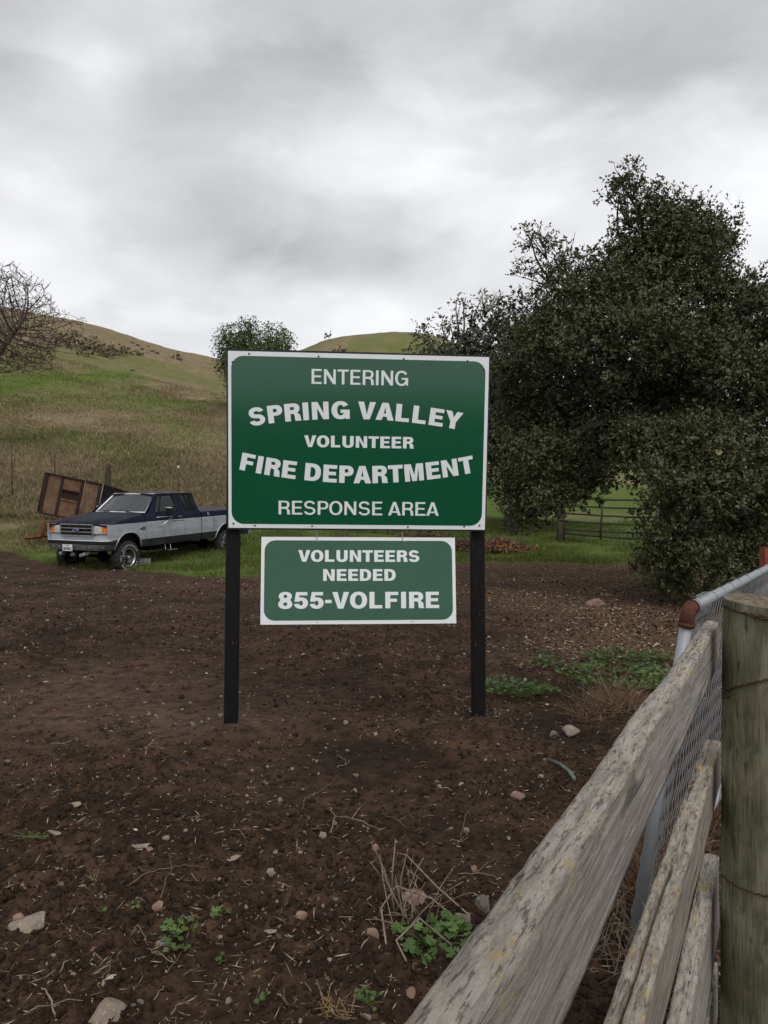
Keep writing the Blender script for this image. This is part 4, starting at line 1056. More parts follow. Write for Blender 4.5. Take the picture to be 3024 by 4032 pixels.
    for y in (-.62, -.44, .34, .50, .86):
        mb = MB(); mb.tube([(bx(y) - .02, y, .668), (bx(y) + .014, y, .670)], .014, 8); mb.build('bumper_bolt', M_DULLCH, bp)
    # licence plate
    pl = MB(); pl.box((.886, -.15, .650), (.008, .305, .152), bev=.003); pl = P(pl, 'license_plate', M_PLATE)
    mb = MB(); pf = lambda a, b: (.8925, -.15 + a, .650 + b)
    text(mb, '3BPW602', .17, .072, pf, -.138, .138, -.058, back=(-.002, 0, 0)); mb.build('plate_number', M_PLTXT, pl)
    mb = MB(); text(mb, 'CALIFORNIA', .2, .022, pf, -.075, .075, .042, back=(-.002, 0, 0)); mb.build('plate_state_name', mat('red_plate_script', (.35, .03, .03), .5, .3), pl)
    # things under the bumper: two bright tow hooks and a dangling lamp
    for y, z, dx, rz in ((.30, .49, .10, .35), (-.42, .50, .06, -.2)):
        mb = MB(); mb.box((.72 + dx, y, z), (.16, .17 if y > 0 else .09, .075), M=Matrix.Rotation(rz, 3, 'X').to_4x4(), bev=.012); P(mb, 'tow_bracket', M_DULLCH)
    mb = MB(); mb.tube([(.78, -.13, .50), (.70, -.10, .46)], .06, 14); mb.tube([(.70, -.10, .46), (.68, -.09, .62)], .02, 8); P(mb, 'fog_lamp', M_STEELB)
    # chassis
    mb = MB()
    for s in (1, -1): mb.box((-2.0, s * .42, .60), (5.4, .08, .14))
    for x in (.07, -3.94): mb.tube([(x, -.80, .385), (x, .80, .385)], .045, 10); mb.lathe([(0, -.14), (.10, -.10), (.14, 0), (.10, .10), (0, .14)], lambda a, b, h: Vector((x + a, .15 + h, .385 + b)), 14)
    mb.box((-1.9, .1, .50), (1.0, .4, .22)); mb.box((-3.0, -.5, .56), (.9, .4, .24)); mb.tube([(-1.2, -.3, .5), (-3.2, -.3, .48)], .05, 8); mb.tube([(-2.3, .1, .46), (-3.9, .13, .40)], .04, 8)
    for x in (.07, -3.94):
        for s in (1, -1): mb.box((x, s * .66, .87), (1.06, .36, .24)); 
    mb.box((.45, 0, .60), (.30, 1.2, .12)); P(mb, 'chassis', M_UNDER)
    mb = MB(); mb.box((-1.45, .99, .445), (.34, .16, .022), bev=.004); mb.tube([(-1.55, .9, .45), (-1.55, .86, .64)], .014, 6); mb.tube([(-1.35, .9, .45), (-1.35, .86, .64)], .014, 6); P(mb, 'step', M_CHROME)
    # tonneau cover
    mb = MB(); mb.grid(10, 16, lambda a, b: (-2.80 - 2.19 * b, (a - .5) * 1.86, 1.352 + .035 * (1 - abs(2 * a - 1) ** 6) + .012 * math.sin(b * 9) ** 2 * (1 - abs(2 * a - 1) ** 2)), 0, True, (0, 0, -.03)); P(mb, 'tonneau_cover', M_TONN)
    for s in (1, -1):
        mr = empty('mirror', (-1.02, s * .97, 1.30)); mr.parent = root
        mb = MB(); pts = [(.08, -.02 * s, -.01), (.02, .02 * s, -.005), (-.25, .20 * s, .01), (-.28, .205 * s, -.02), (-.02, .06 * s, -.22), (.0, -.0 * s, -.24)]
        mb.tube(pts, .010, 7); mb.box((.06, -.02 * s, -.012), (.11, .04, .03), bev=.008); mb.box((.0, .01 * s, -.24), (.07, .03, .025), bev=.006); mb.build('arm', M_CHROME, mr)
        mb = MB(); mb.box((-.22, .17 * s, .145), (.075, .235, .215), bev=.03); mb.build('housing', M_BLKPL, mr)
        mb = MB(); mb.box((-.205, .17 * s, .222), (.09, .20, .045), bev=.018); mb.build('cap', M_CHROME, mr)
    return root
build_truck()

# ------------------------------------------------------------------ things round the truck
M_CONC = mat('concrete', (.22, .21, .19), .9, .2, noise=(12, (.14, .135, .12), .4, .65), bump=(70, .4, .005))
def concrete_block():
    p = on(560, 2222); root = empty('concrete_block', p, 'grey concrete block lying in the grass against the truck front wheel', 'block', rot=(.03, .05, .25))
    mb = MB(); x, y, h = .20, .10, .19
    mb.plate([[(-x, -y), (x, -y), (x, y), (-x, y)], [(-.165, -.065), (-.02, -.065), (-.02, .065), (-.165, .065)], [(.02, -.065), (.165, -.065), (.165, .065), (.02, .065)]], lambda a, b: (a, b, h - .04), (0, 0, -h))
    mb.build('block_shell', M_CONC, root)
    mb = MB(); mb.box((0, 0, h * .2), (.37, .16, .02)); mb.build('block_web', M_CONC, root)
concrete_block()
M_PLY = mat('rotting_plywood', (.115, .068, .040), .9, .15, noise=[(3.5, (.155, .105, .068), .45, .62, (1, 1, .6)), (7, (.10, .04, .022), .50, .66), (5, (.15, .145, .12), .62, .70)], bump=(30, .5, .008))
M_RFRAME = mat('rusty_frame', (.030, .018, .014), .85, .2, .2, noise=(14, (.06, .028, .017), .5, .7), bump=(60, .4, .004))
M_TONGUE = mat('orange_rust_steel', (.17, .055, .022), .85, .2, .1, noise=(9, (.10, .035, .02), .42, .62))
M_DARKPANEL = mat('dark_side_panel', (.012, .011, .011), .8, .2, noise=(5, (.028, .024, .02), .5, .7))
def trailer():
    Y = 25.0
    TL, TR, BL = at(184.6, 1860.5, Y), at(402, 1905, Y - .1), at(161, 2021, Y)
    ux = (TR - TL); W = ux.length + .02; ux.normalize(); uz = (TL - BL); H = uz.length; uz = (uz - ux * uz.dot(ux)).normalized(); uy = uz.cross(ux).normalized()
    if uy.y < 0: uy = -uy
    gx = (TL.x + TR.x) / 2 + .3; base = Vector((gx, Y + .8, gz(gx, Y + .8)))
    root = empty('utility_trailer', base, 'old rusty utility trailer with a tipped plywood sided box behind the truck', 'trailer')
    f = lambda a, b, c=0.0: TL + ux * a - uz * (H - b) + uy * c - base       # a across, b up, c away from the viewer
    mb = MB(); xs = [0, .52, 1.20, W]
    mb.plate([[(.02, .02), (W - .02, .02), (W - .02, H - .02), (.02, H - .02)], [(.60, .60), (1.15, .60), (1.15, .86), (.60, .86)]], lambda a, b: f(a, b, .02), uy * .02)
    mb.build('front_board', M_PLY, root)
    mb = MB(); mb.plate([[(.59, .59), (1.16, .59), (1.16, .87), (.59, .87)]], lambda a, b: f(a, b, .055), uy * .02); mb.build('inset_board', M_RFRAME, root)
    def bar(a0, b0, a1, b1, w_, nm='frame_bar', m=M_RFRAME, c=-.02, d=.05):
        dx, dy = a1 - a0, b1 - b0; L = math.hypot(dx, dy); nx, ny = -dy / L * w_ / 2, dx / L * w_ / 2
        mb = MB(); mb.plate([[(a0 - nx, b0 - ny), (a1 - nx, b1 - ny), (a1 + nx, b1 + ny), (a0 + nx, b0 + ny)]], lambda a, b: f(a, b, c), uy * d); mb.build(nm, m, root)
    bar(.035, 0, .035, H, .09); bar(.545, 0.03, .545, H - .03, .085, c=-.022); bar(1.20, .03, 1.20, H - .03, .085, c=-.022); bar(W - .05, 0, W - .05, H, .10)
    bar(.0, H - .012, W, H - .012, .035, c=-.045, d=.1, m=M_RFRAME); bar(0, .02, W, .02, .06, c=-.05, d=.1)
    bar(.60, .885, 1.15, .885, .04, c=-.018); bar(.60, .575, 1.15, .575, .045, c=-.018, m=M_PLY)
    mb = MB(); mb.tube([f(W + .03, 0.0, -.02), f(W + .03, H + .02, -.02)], .018, 6); mb.build('edge_strip', mat('bare_steel_edge', (.15, .14, .13), .5, .4, .5), root)
    for a in (.88, 1.62):
        mb = MB(); mb.tube([f(a - .05 * math.cos(t), H + .06 * math.sin(t), .02) for t in [k * math.pi / 8 for k in range(9)]], .011, 6); mb.build('ring', M_RFRAME, root)
    mb = MB(); mb.tube([f(1.31, H, -.06), f(1.33, .7, -.065), f(1.37, .2, -.06)], .007, 5); mb.build('cord', mat('pale_cord', (.28, .20, .13), .9, .1), root)
    # sides and floor of the box run back to the right
    back = at(520, 1930, 27.0) - TR - uz * .0; back.z -= .04
    for a, nm in ((W, 'side_board'), (0.0, 'side_board')):
        mb = MB(); q = [f(a, .02, .03), f(a, H - .03, .03), f(a, H - .03, .03) + back - uz * .05 + ux * .35 * 0, f(a, .02, .03) + back]
        n_ = back.cross(uz).normalized() * .03
        mb.add(q + [p + n_ for p in q], [[0, 1, 2, 3], [7, 6, 5, 4], [0, 4, 5, 1], [1, 5, 6, 2], [2, 6, 7, 3], [3, 7, 4, 0]]); so = mb.build(nm, M_DARKPANEL, root)
        for k in (.0, .35, .7, .98):
            mb = MB(); p0 = f(a, .03, .0) + back * k; p1 = f(a, H - .03, .0) + back * k - uz * .05 * k; mb.tube([p0 - n_ * 1.4, p1 - n_ * 1.4], .03, 6); mb.build('stake', M_RFRAME, so)
        mb = MB(); mb.tube([f(a, H - .02, 0) - n_, f(a, H - .02, 0) + back - uz * .05 - n_], .03, 6); mb.build('rail', M_RFRAME, so)
    mb = MB(); q = [f(0, .03, .03), f(W, .03, .03), f(W, .03, .03) + back, f(0, .03, .03) + back]; mb.add(q + [p - uz * .05 for p in q], [[0, 1, 2, 3], [7, 6, 5, 4], [0, 4, 5, 1], [1, 5, 6, 2], [2, 6, 7, 3], [3, 7, 4, 0]]); mb.build('floor', M_PLY, root)
    # chassis, wheels, tongue and jack
    mb = MB(); c0 = Vector((.1, -.3, .55))
    for dy in (-.55, .55): mb.box((.3, dy, .55), (2.6, .08, .10))
    for dx in (-.6, .4, 1.4): mb.box((dx, 0, .55), (.07, 1.04, .07))
    mb.tube([(.4, .3, .58), f(W * .7, .03, .5)], .05, 8); mb.tube([(.9, -.3, .58), f(W * .95, .03, .8)], .05, 8)
    mb.tube([(-.3, -.3, .58), f(.2, .03, .3)], .035, 8)
    mb.build('chassis', M_RFRAME, root)
    for s in (-1, 1):
        wr = empty('wheel', (.7, s * .82, .34)); wr.parent = root; T = lambda a, b, h: Vector((a, h, b))
        mb = MB(); mb.lathe([(.2, -.07), (.31, -.09), (.34, -.05), (.34, .05), (.31, .09), (.2, .07), (.2, -.07)], T, 28); mb.build('tire', M_TIRE, wr)
        mb = MB(); mb.lathe([(.2, .06), (.17, .03), (.06, .02), (.0, .04)], T, 20); mb.lathe([(.2, -.06), (.17, -.03), (.06, -.02), (.0, -.04)], T, 20); mb.build('rim', M_TONGUE, wr)
    a = at(98, 2120, 22.6) - base; b = at(200, 2108, 23.2) - base; c = Vector((-.9, -.2, .55))
    mb = MB(); mb.tube([a, b, c], .052, 4, smooth=False); mb.tube([a + (b - a) * .25, a + (b - a) * .25 + Vector((0, .35, .02)), Vector((-.9, .4, .55))], .04, 4, smooth=False); tg = mb.build('tongue', M_TONGUE, root)
    mb = MB(); j = at(169, 2112, 22.9) - base; mb.tube([j - Vector((0, 0, .30)), j + Vector((0, 0, .02))], .025, 8); mb.tube([j, j + Vector((0, 0, .46))], .045, 10); mb.tube([j + Vector((0, 0, .43)), j + Vector((.22, -.02, .42)), j + Vector((.24, -.02, .33))], .02, 6); mb.build('jack', M_TONGUE, root)
    mb = MB(); mb.tube([j + Vector((.1, 0, .22)), j + Vector((.5, .1, .2))], .09, 8); mb.build('winch', M_RFRAME, root)
    mb = MB(); p = a + Vector((.1, 0, -.04)); mb.tube([p + Vector((.03 * math.sin(k), 0, -.05 * k)) for k in range(6)] + [p + Vector((.5, .1, -.30)), p + Vector((.8, .1, -.05))], .014, 5); mb.build('safety_chain', M_RFRAME, root)
trailer()
M_GREYPOST = mat('grey_weathered_wood', (.062, .048, .034), .9, .15, noise=(10, (.035, .028, .022), .4, .65, (1, 1, .2)), bump=(60, .5, .006, (1, 1, .1)))
M_TPOST = mat('rusty_tpost', (.085, .045, .028), .8, .2, .2, noise=(12, (.05, .028, .02), .4, .6))
M_WIRE = mat('fence_wire', (.12, .085, .06), .7, .3, .4)
def wire_fence():
    tops = [(-230, 1742, 29.5, 't'), (46, 1752, 30, 't'), (215, 1788, 30.3, 't'), (425, 1826, 30.6, 'w'), (702, 1834, 31, 'p'), (1010, 1850, 32, 't'), (1330, 1868, 33, 'w'), (1650, 1885, 34, 't'), (1985, 1900, 35, 't')]
    p0 = at(425, 1826, 30.6); base = Vector((p0.x, p0.y, gz(p0.x, p0.y)))
    root = empty('wire_fence', base, 'sagging wire fence on thin rusty posts and one thick wooden post behind the trailer', 'fence')
    pts = []
    for px, py, Y, k in tops:
        t = at(px, py, Y); g = gz(t.x, t.y); h = max(.8, min(1.5, t.z - g)); t.z = max(t.z, g + .8)
        ln = random.uniform(-.04, .04); b = Vector((t.x + ln, t.y, g - .3)); pts.append((b, t))
        mb = MB()
        if k == 'w':
            mb.tube([b - base + (t - b) * (i / 8) + Vector((.012 * math.sin(i * 2.1), 0, 0)) for i in range(9)], [.125 - .004 * i for i in range(8)] + [.085], 10)
            po = mb.build('post', M_GREYPOST, root); po['label'] = 'thick grey wooden post'
        else:
            d = Vector((0, .02, 0)); mb.tube([b - base, t - base], .022, 6); mb.tube([b - base + d, t - base + d], .012, 4)
            po = mb.build('post', M_TPOST, root)
            if k == 'p':
                m2 = MB(); m2.tube([t - base - Vector((0, 0, .12)), t - base + Vector((0, 0, .004))], .027, 6); m2.build('post_tip', mat('white_post_tip', (.62, .62, .58), .6, .3), po)
    for hfrac in (.93, .72, .50, .30):
        mb = MB()
        for (b, t), (b2, t2) in zip(pts, pts[1:]):
            p, q = b.lerp(t, .2 + .8 * hfrac) - base, b2.lerp(t2, .2 + .8 * hfrac) - base
            seg = [p.lerp(q, i / 10) - Vector((0, 0, .10 * math.sin(math.pi * i / 10))) for i in range(11)]
            mb.tube(seg, .006, 4)
        mb.build('wire', M_WIRE, root)
wire_fence()
M_GATE = mat('weathered_gate_rail', (.045, .05, .038), .8, .2, noise=(8, (.03, .03, .024), .4, .65))
def field_gate():
    p = at(2205, 2110, 26.5); g = gz(p.x, p.y)
    base = Vector((p.x, p.y, g)); post = empty('gate_post', base, 'thick dark wooden gate post beside the six rail field gate', 'post')
    mb = MB(); t = at(2205, 1985, 26.5); mb.tube([(0, 0, -.3), (.01, 0, .4), (0, 0, t.z - g)], [.13, .12, .11], 10); mb.build('post_shaft', M_GREYPOST, post)
    mb = MB(); mb.tube([(.11, 0, .35), (.17, 0, .35)], .03, 6); mb.tube([(.11, 0, .95), (.17, 0, .95)], .03, 6); mb.build('hinge', M_RFRAME, post)
    A = at(2216, 2100, 26.5); B = at(2640, 2128, 24.6); A.z = gz(A.x, A.y) + .02; gb = A.copy()
    root = empty('field_gate', gb, 'dark six rail field gate sagging across the opening under the oak', 'gate')
    rows = [(1960, 1968), (1990, 2001), (2020, 2036), (2051, 2066), (2082, 2098), (2098, 2122)]
    dn = (B - A); dn.z = 0; dn.normalize(); nrm = Vector((-dn.y, dn.x, 0))
    for k, (ya, yb) in enumerate(rows):
        a = at(2216, ya, 26.5) - gb; b = at(2560, yb, 24.9) - gb; L = b - a
        mb = MB(); mb.tube([a + L * i / 10 * 1.2 + Vector((0, 0, -.03 * math.sin(i / 10 * math.pi) + .006 * math.sin(i * 2.3 + k))) for i in range(11)], .034 if k < 5 else .045, 6); mb.build('rail', M_GATE, root)
    for px, sl in ((2375, -9), (2222, 0), (2590, -6)):
        Y = 26.5 - (px - 2216) / 344 * 1.6
        a = at(px, 1955, Y) - gb + nrm * -.045; b = at(px + sl, 2124, Y) - gb + nrm * -.045
        mb = MB(); mb.tube([a, b], .035, 6); mb.build('stile', M_GATE, root)
field_gate()

# ------------------------------------------------------------------ trees
M_BARK = mat('oak_bark', (.045, .038, .031), .95, .1, noise=(12, (.028, .024, .02), .4, .65, (1, 1, .3)), bump=(25, .7, .02))
M_OAKLEAF = ramp_mat('oak_leaves', [(0, (.034, .041, .019)), (.45, (.066, .074, .032)), (.8, (.110, .116, .056)), (.96, (.145, .145, .08)), (1.0, (.12, .08, .04))], rough=.5, spec=.25, trans=.10)
M_EUCLEAF = ramp_mat('grey_green_leaves', [(0, (.025, .032, .016)), (.6, (.05, .06, .028)), (1, (.08, .09, .045))], rough=.5, spec=.35, trans=.12)
M_PEPLEAF = ramp_mat('pepper_leaves', [(0, (.030, .052, .012)), (.6, (.062, .096, .022)), (1, (.11, .145, .04))], rough=.55, spec=.3, trans=.15)
M_DARKLEAF = ramp_mat('dark_tree_leaves', [(0, (.015, .021, .011)), (.6, (.028, .036, .017)), (1, (.048, .055, .026))], rough=.5, spec=.3, trans=.06)
M_PALEB = mat('pale_bark', (.20, .17, .14), .9, .15, noise=(6, (.11, .095, .08), .4, .6))
M_BAREB = mat('bare_brown_bark', (.070, .055, .044), .9, .15, noise=(8, (.10, .08, .065), .45, .65))
def crown(blobs, dens, leaf, name, M, parent, base, twig=.22, per=10, inner=.5, spike=.12, droop=0.0, light_up=True, squash=1.0):
    """leafy twigs spread through overlapping clumps; blobs: (centre, (rx, ry, rz), density factor)"""
    VV, FF, AA = [], [], []; off = 0
    for c, r, df in blobs:
        r = np.array(r); area = (r[0] * r[2]) ** .5 * (r[1] * (r[0] + r[2]) / 2) ** .5 * 4 * math.pi
        nt_ = max(6, int(area * dens * df))
        d = R.normal(size=(nt_, 3)); d /= np.linalg.norm(d, axis=1)[:, None]
        rr = np.where(R.random(nt_) < inner, R.random(nt_) ** .5 * .9, .86 + .2 * R.random(nt_) ** 2 + spike * np.maximum(0, R.normal(size=nt_)) )
        lump = 1 + .35 * vn(d[:, 0] * 2.2 + c[0] * 3, d[:, 2] * 2.2 + d[:, 1] * 1.7 + c[2] * 3, 91)
        P = np.array(c) + d * r * (rr * lump)[:, None]
        td = d * np.array([1, 1, .8]) + R.normal(size=(nt_, 3)) * .55 + np.array([0, 0, .25 - droop]); td /= np.linalg.norm(td, axis=1)[:, None]
        k = np.arange(per) / per
        ln = twig * (.6 + .8 * R.random(nt_))
        LP = P[:, None, :] + td[:, None, :] * (k[None, :, None] * ln[:, None, None]) + np.array([0, 0, -1.])[None, None] * (droop * .5 * (k[None, :, None] * ln[:, None, None]) ** 1.5)
        LD = td[:, None, :] * .5 + R.normal(size=(nt_, per, 3)) * .75
        UP = np.repeat(d * .9 + np.array([0, 0, .7]), per, 0)
        LP = LP.reshape(-1, 3); LD = LD.reshape(-1, 3); n = len(LP)
        vv = np.clip(.42 + .30 * R.normal(size=n) * .8 + np.repeat(.16 * R.normal(size=nt_), per), 0, .97) + (R.random(n) < .008) * .1
        s = leaf * (.65 + .7 * R.random(n))
        V, F, A = leaf_quads(LP, LD, s, s * .62, np.clip(vv, 0, 1), up=UP)
        VV.append(V); FF.append(F + off); AA.append(A); off += len(V)
    V = np.vstack(VV) - np.array(base); F = np.vstack(FF); A = np.concatenate(AA)
    return np_mesh(name, V, F, M, parent, attrs={'v': A})
def limb(mb, a, b, r0, r1, n=8, wob=.06, mat=0, seed=0):
    a, b = Vector(a), Vector(b); L = (b - a).length; rr = random.Random(seed)
    o1 = Vector((rr.uniform(-1, 1), rr.uniform(-1, 1), rr.uniform(-.3, 1))) * L * wob; o2 = Vector((rr.uniform(-1, 1), rr.uniform(-1, 1), rr.uniform(-.3, 1))) * L * wob
    pts = []
    for i in range(9):
        t = i / 8; pts.append(a.lerp(b, t) + o1 * math.sin(t * math.pi) + o2 * math.sin(t * 2 * math.pi) * .5)
    mb.tube(pts, [r0 + (r1 - r0) * i / 8 for i in range(9)], n)
    return pts
def B(px, py, Y, rx, ry, df=1.0, dy=None):
    k = Y / FPX; c = at(px, py, Y)
    return (tuple(c), (rx * k, (dy if dy else min(rx, ry) * k * 1.1), ry * k), df)
def oak():
    bl = [B(2470, 690, 14.6, 70, 70, .45), B(2440, 760, 14.6, 60, 80, .4), B(2530, 800, 14.5, 90, 100, .7), B(2580, 900, 14.4, 130, 130),
          B(2690, 880, 14.6, 120, 95), B(2690, 1010, 14.2, 190, 180), B(2810, 1010, 14.8, 130, 170), B(2870, 1230, 14.2, 170, 190), B(2970, 1260, 15, 110, 120), B(3090, 1420, 14.5, 150, 230),
          B(2500, 1080, 14.4, 150, 150, .8), B(2440, 1000, 14.6, 70, 80, .5), B(2600, 1200, 14, 230, 200), B(2400, 1180, 14.2, 170, 150),
          B(2090, 940, 14.8, 70, 50, .22), B(2100, 1060, 14.8, 80, 40, .22), B(2180, 1000, 14.7, 80, 75, .32), B(2230, 1110, 14.6, 105, 95, .5), B(2310, 1040, 14.6, 75, 70, .3), B(2350, 1150, 14.5, 110, 100, .7), B(2150, 1190, 14.8, 90, 65, .35),
          B(2230, 1250, 14.5, 150, 130), B(2150, 1340, 14.6, 150, 130), B(2330, 1330, 12.9, 200, 120), B(2540, 1310, 12.7, 190, 110), B(2440, 1420, 13.0, 200, 90), B(2700, 1400, 13.4, 170, 120), B(2880, 1450, 12.9, 180, 140), B(3060, 1500, 13.2, 150, 160), B(3070, 1720, 13.8, 160, 160),
          B(2090, 1480, 16.0, 150, 150), B(2280, 1560, 15.8, 190, 150), B(2500, 1580, 14.9, 220, 140), B(2680, 1560, 14.6, 180, 130), B(2900, 1600, 14.3, 160, 130), B(2600, 1730, 13.4, 110, 90), B(2780, 1670, 13.2, 120, 80), B(2440, 1690, 14.4, 130, 80), B(2560, 1690, 14.2, 140, 90), B(2800, 1640, 14.0, 150, 80), B(2690, 1760, 12.5, 170, 130), B(2850, 1740, 12.2, 150, 120), B(2990, 1850, 12.8, 150, 150), B(2540, 1740, 13.2, 130, 100),
          B(2060, 1640, 16.4, 130, 120), B(2250, 1660, 16.0, 180, 110), B(2400, 1760, 15.2, 170, 100), 
          B(2050, 1830, 14.6, 105, 110), B(2150, 1780, 14.0, 125, 105), B(2270, 1830, 14.6, 110, 100), B(2030, 1970, 14.6, 90, 110, .9), B(2130, 1940, 14.2, 110, 100, .9), B(2220, 1940, 14.5, 85, 90, .8), B(2080, 2050, 14.6, 90, 50, .6), B(2330, 1920, 14.9, 70, 70, .8),
          B(2490, 1850, 13.6, 120, 75), B(2640, 1890, 12.2, 160, 120), B(2830, 1930, 12.0, 170, 120), B(3040, 2020, 12.9, 140, 170), B(2600, 2040, 13, 95, 140), B(2700, 2110, 12.3, 130, 110), B(2880, 2130, 13.4, 160, 140), B(2790, 2190, 12.2, 110, 70), B(2620, 2230, 12.8, 120, 110), B(2760, 2280, 12.6, 150, 80), B(2920, 2280, 12.7, 130, 80), B(3050, 2260, 12.9, 120, 120),
          B(2680, 1250, 16.5, 420, 330, .5), B(2700, 1650, 16.5, 480, 380, .5), B(2850, 2050, 14.8, 250, 230, .5), B(2250, 1600, 16.6, 240, 260, .5)]
    b0 = at(2640, 2300, 14.6); base = Vector((b0.x, b0.y, gz(b0.x, b0.y)))
    root = empty('oak_tree', base, 'huge dark evergreen oak filling the right side with foliage down to the ground', 'tree')
    mb = MB(); fork = base + Vector((.1, .1, 2.5)) ; limb(mb, base - Vector((0, 0, .3)) - base, fork - base, .34, .27, 12, .03)
    for i, (c, r, df) in enumerate(bl[:-4]):
        c = Vector(c); mid = fork.lerp(c, .45) + Vector((0, 0, .07 * (c.z - 2))); mid.z = max(mid.z, 3.1)
        if i % 2 == 0 or df < .6:
            limb(mb, fork - base, mid - base, .11, .05, 7, .08, seed=i); limb(mb, mid - base, c - base, .05, .012, 6, .1, seed=i + 50)
            if df < .6:
                rr = random.Random(i)
                for k in range(7):
                    e = c + Vector((rr.uniform(-1, 1) * r[0], rr.uniform(-1, 1) * r[1], rr.uniform(-.4, 1.1) * r[2])); limb(mb, c.lerp(mid, .2) - base, e - base, .014, .004, 4, .1, seed=i * 9 + k)
    mb.build('trunk', M_BARK, root)
    sub = []
    rr = np.random.default_rng(21)
    for c, r, df in bl:                                # each limb's mass is built of smaller tufts of foliage standing off one another
        r = np.array(r) * .92
        for k in range(int(3 + 16 * df)):
            d = rr.normal(size=3); d[2] += .25; d /= np.linalg.norm(d); q = r.mean() * (.26 + .20 * rr.random())
            sub.append((tuple(np.array(c) + d * r * (.62 + .33 * rr.random())), (q * 1.15, q * 1.15, q * .72), .8 if df > .5 else .6))
    oc = crown([(c, tuple(np.array(r) * .72), df * .55) for c, r, df in bl] + sub, 58, .058, 'crown', M_OAKLEAF, root, base, twig=.17, per=9, inner=.30, spike=.10)
oak()
def background_trees():
    bl = [B(1880, 1420, 30, 120, 120), B(2000, 1350, 31, 140, 120), B(1960, 1500, 29, 160, 150), B(2080, 1280, 32, 120, 100), B(1930, 1650, 28, 140, 160), B(2060, 1600, 29, 170, 170), B(1960, 1800, 28.5, 130, 120), B(2150, 1450, 30, 170, 180), B(2100, 1750, 28.5, 160, 170), B(2320, 1700, 30, 200, 200), B(2260, 1850, 29, 150, 80, .8)]
    p = at(2010, 1985, 29); base = Vector((p.x, p.y, gz(p.x, p.y)))
    root = empty('dense_tree', base, 'dense blackish green tree standing directly behind the right edge of the big sign', 'tree')
    mb = MB(); fk = Vector((0, 0, 1.6)); limb(mb, (0, 0, -.3), fk, .3, .24, 10)
    for i, (c, r, d) in enumerate(bl): limb(mb, fk, Vector(c) - base, .14, .03, 6, .08, seed=i)
    mb.build('trunk', M_BARK, root)
    crown(bl, 10, .17, 'crown', M_DARKLEAF, root, base, twig=.5, per=9, inner=.4)
    # grey green eucalyptus with open airy crown
    bl = [B(1700, 1300, 42, 70, 45, .8), B(1660, 1275, 42, 40, 30, .6), B(1745, 1245, 42, 45, 38, .7), B(1775, 1285, 42, 45, 45, .7), B(1800, 1180, 42, 26, 16, .5), B(1835, 1170, 42, 26, 18, .5), B(1812, 1205, 42, 30, 22, .5), B(1860, 1225, 42, 45, 35, .6), B(1840, 1290, 42, 60, 45, .7),
          B(1900, 1155, 42, 14, 10, .4), B(1972, 1165, 42, 16, 14, .4), B(1985, 1210, 42, 60, 40, .8), B(2030, 1195, 42, 45, 30, .7), B(1920, 1260, 42, 70, 50, .9), B(2010, 1280, 42, 80, 60, .8), B(1690, 1355, 42, 80, 35), B(1640, 1380, 41, 45, 35), B(1780, 1360, 41, 80, 40), B(1730, 1400, 41, 110, 40), B(1870, 1380, 41, 80, 60)]
    p = at(1790, 1985, 42); base = Vector((p.x, p.y, gz(p.x, p.y)))
    root = empty('eucalyptus_tree', base, 'airy grey green eucalyptus with bare pale branch tips above the sign top right', 'tree')
    mb = MB(); fk = at(1800, 1500, 42) - base; limb(mb, (0, 0, -.3), fk, .35, .26, 10, .03)
    for i, (c, r, d) in enumerate(bl):
        e = Vector(c) - base; m = fk.lerp(e, .5) + Vector((0, 0, -.2)); limb(mb, fk, m, .12, .07, 6, .06, seed=i); limb(mb, m, e, .07, .02, 5, .08, seed=i + 30)
    mb.build('trunk', M_PALEB, root)
    mb = MB(); rr = random.Random(5); q = at(1905, 1240, 42) - base
    for k in range(16):
        e = at(1905 + rr.uniform(-25, 85), 1150 + abs(rr.gauss(0, 22)), 42 + rr.uniform(-.6, .6)) - base
        pts = limb(mb, q, e, .035, .010, 4, .05, seed=k)
        for j in range(3):
            o = pts[4 + j]; mb.tube([o, o + Vector((rr.uniform(-.35, .35), rr.uniform(-.3, .3), rr.uniform(.2, .5)))], [.014, .006], 4)
    mb.build('bare_branches', mat('bleached_branches', (.32, .29, .26), .9, .1), root)
    crown([(c, tuple(np.array(r) * .82), d) for c, r, d in bl], 8, .16, 'crown', M_EUCLEAF, root, base, twig=.4, per=6, inner=.3, spike=.12, droop=.6)
    # weeping pepper tree on the slope behind the sign's left corner
    bl = [B(940, 1310, 58, 72, 55), B(985, 1265, 58, 32, 26, .8), B(900, 1345, 58, 40, 50, .9), B(1000, 1350, 57, 75, 60), B(1085, 1310, 58, 52, 42, .9), B(1110, 1350, 58, 44, 50, .9), B(1050, 1380, 57, 60, 50), B(930, 1400, 57, 66, 60), B(890, 1440, 57.5, 25, 30, .7), B(1000, 1450, 58, 110, 70)]
    p = at(1010, 1700, 58); base = Vector((p.x, p.y, gz(p.x, p.y)))
    root = empty('pepper_tree', base, 'bright green weeping pepper tree on the slope above the sign left corner', 'tree')
    mb = MB(); fk = at(1010, 1500, 58) - base; limb(mb, (0, 0, -.3), fk, .4, .3, 10, .03)
    for i, (c, r, d) in enumerate(bl): limb(mb, fk, Vector(c) - base, .16, .03, 6, .08, seed=i)
    mb.build('trunk', M_BARK, root)
    crown([(c, tuple(np.array(r) * .9), d) for c, r, d in bl], 20, .15, 'crown', M_PEPLEAF, root, base, twig=.8, per=9, inner=.35, spike=.08, droop=1.3)
background_trees()
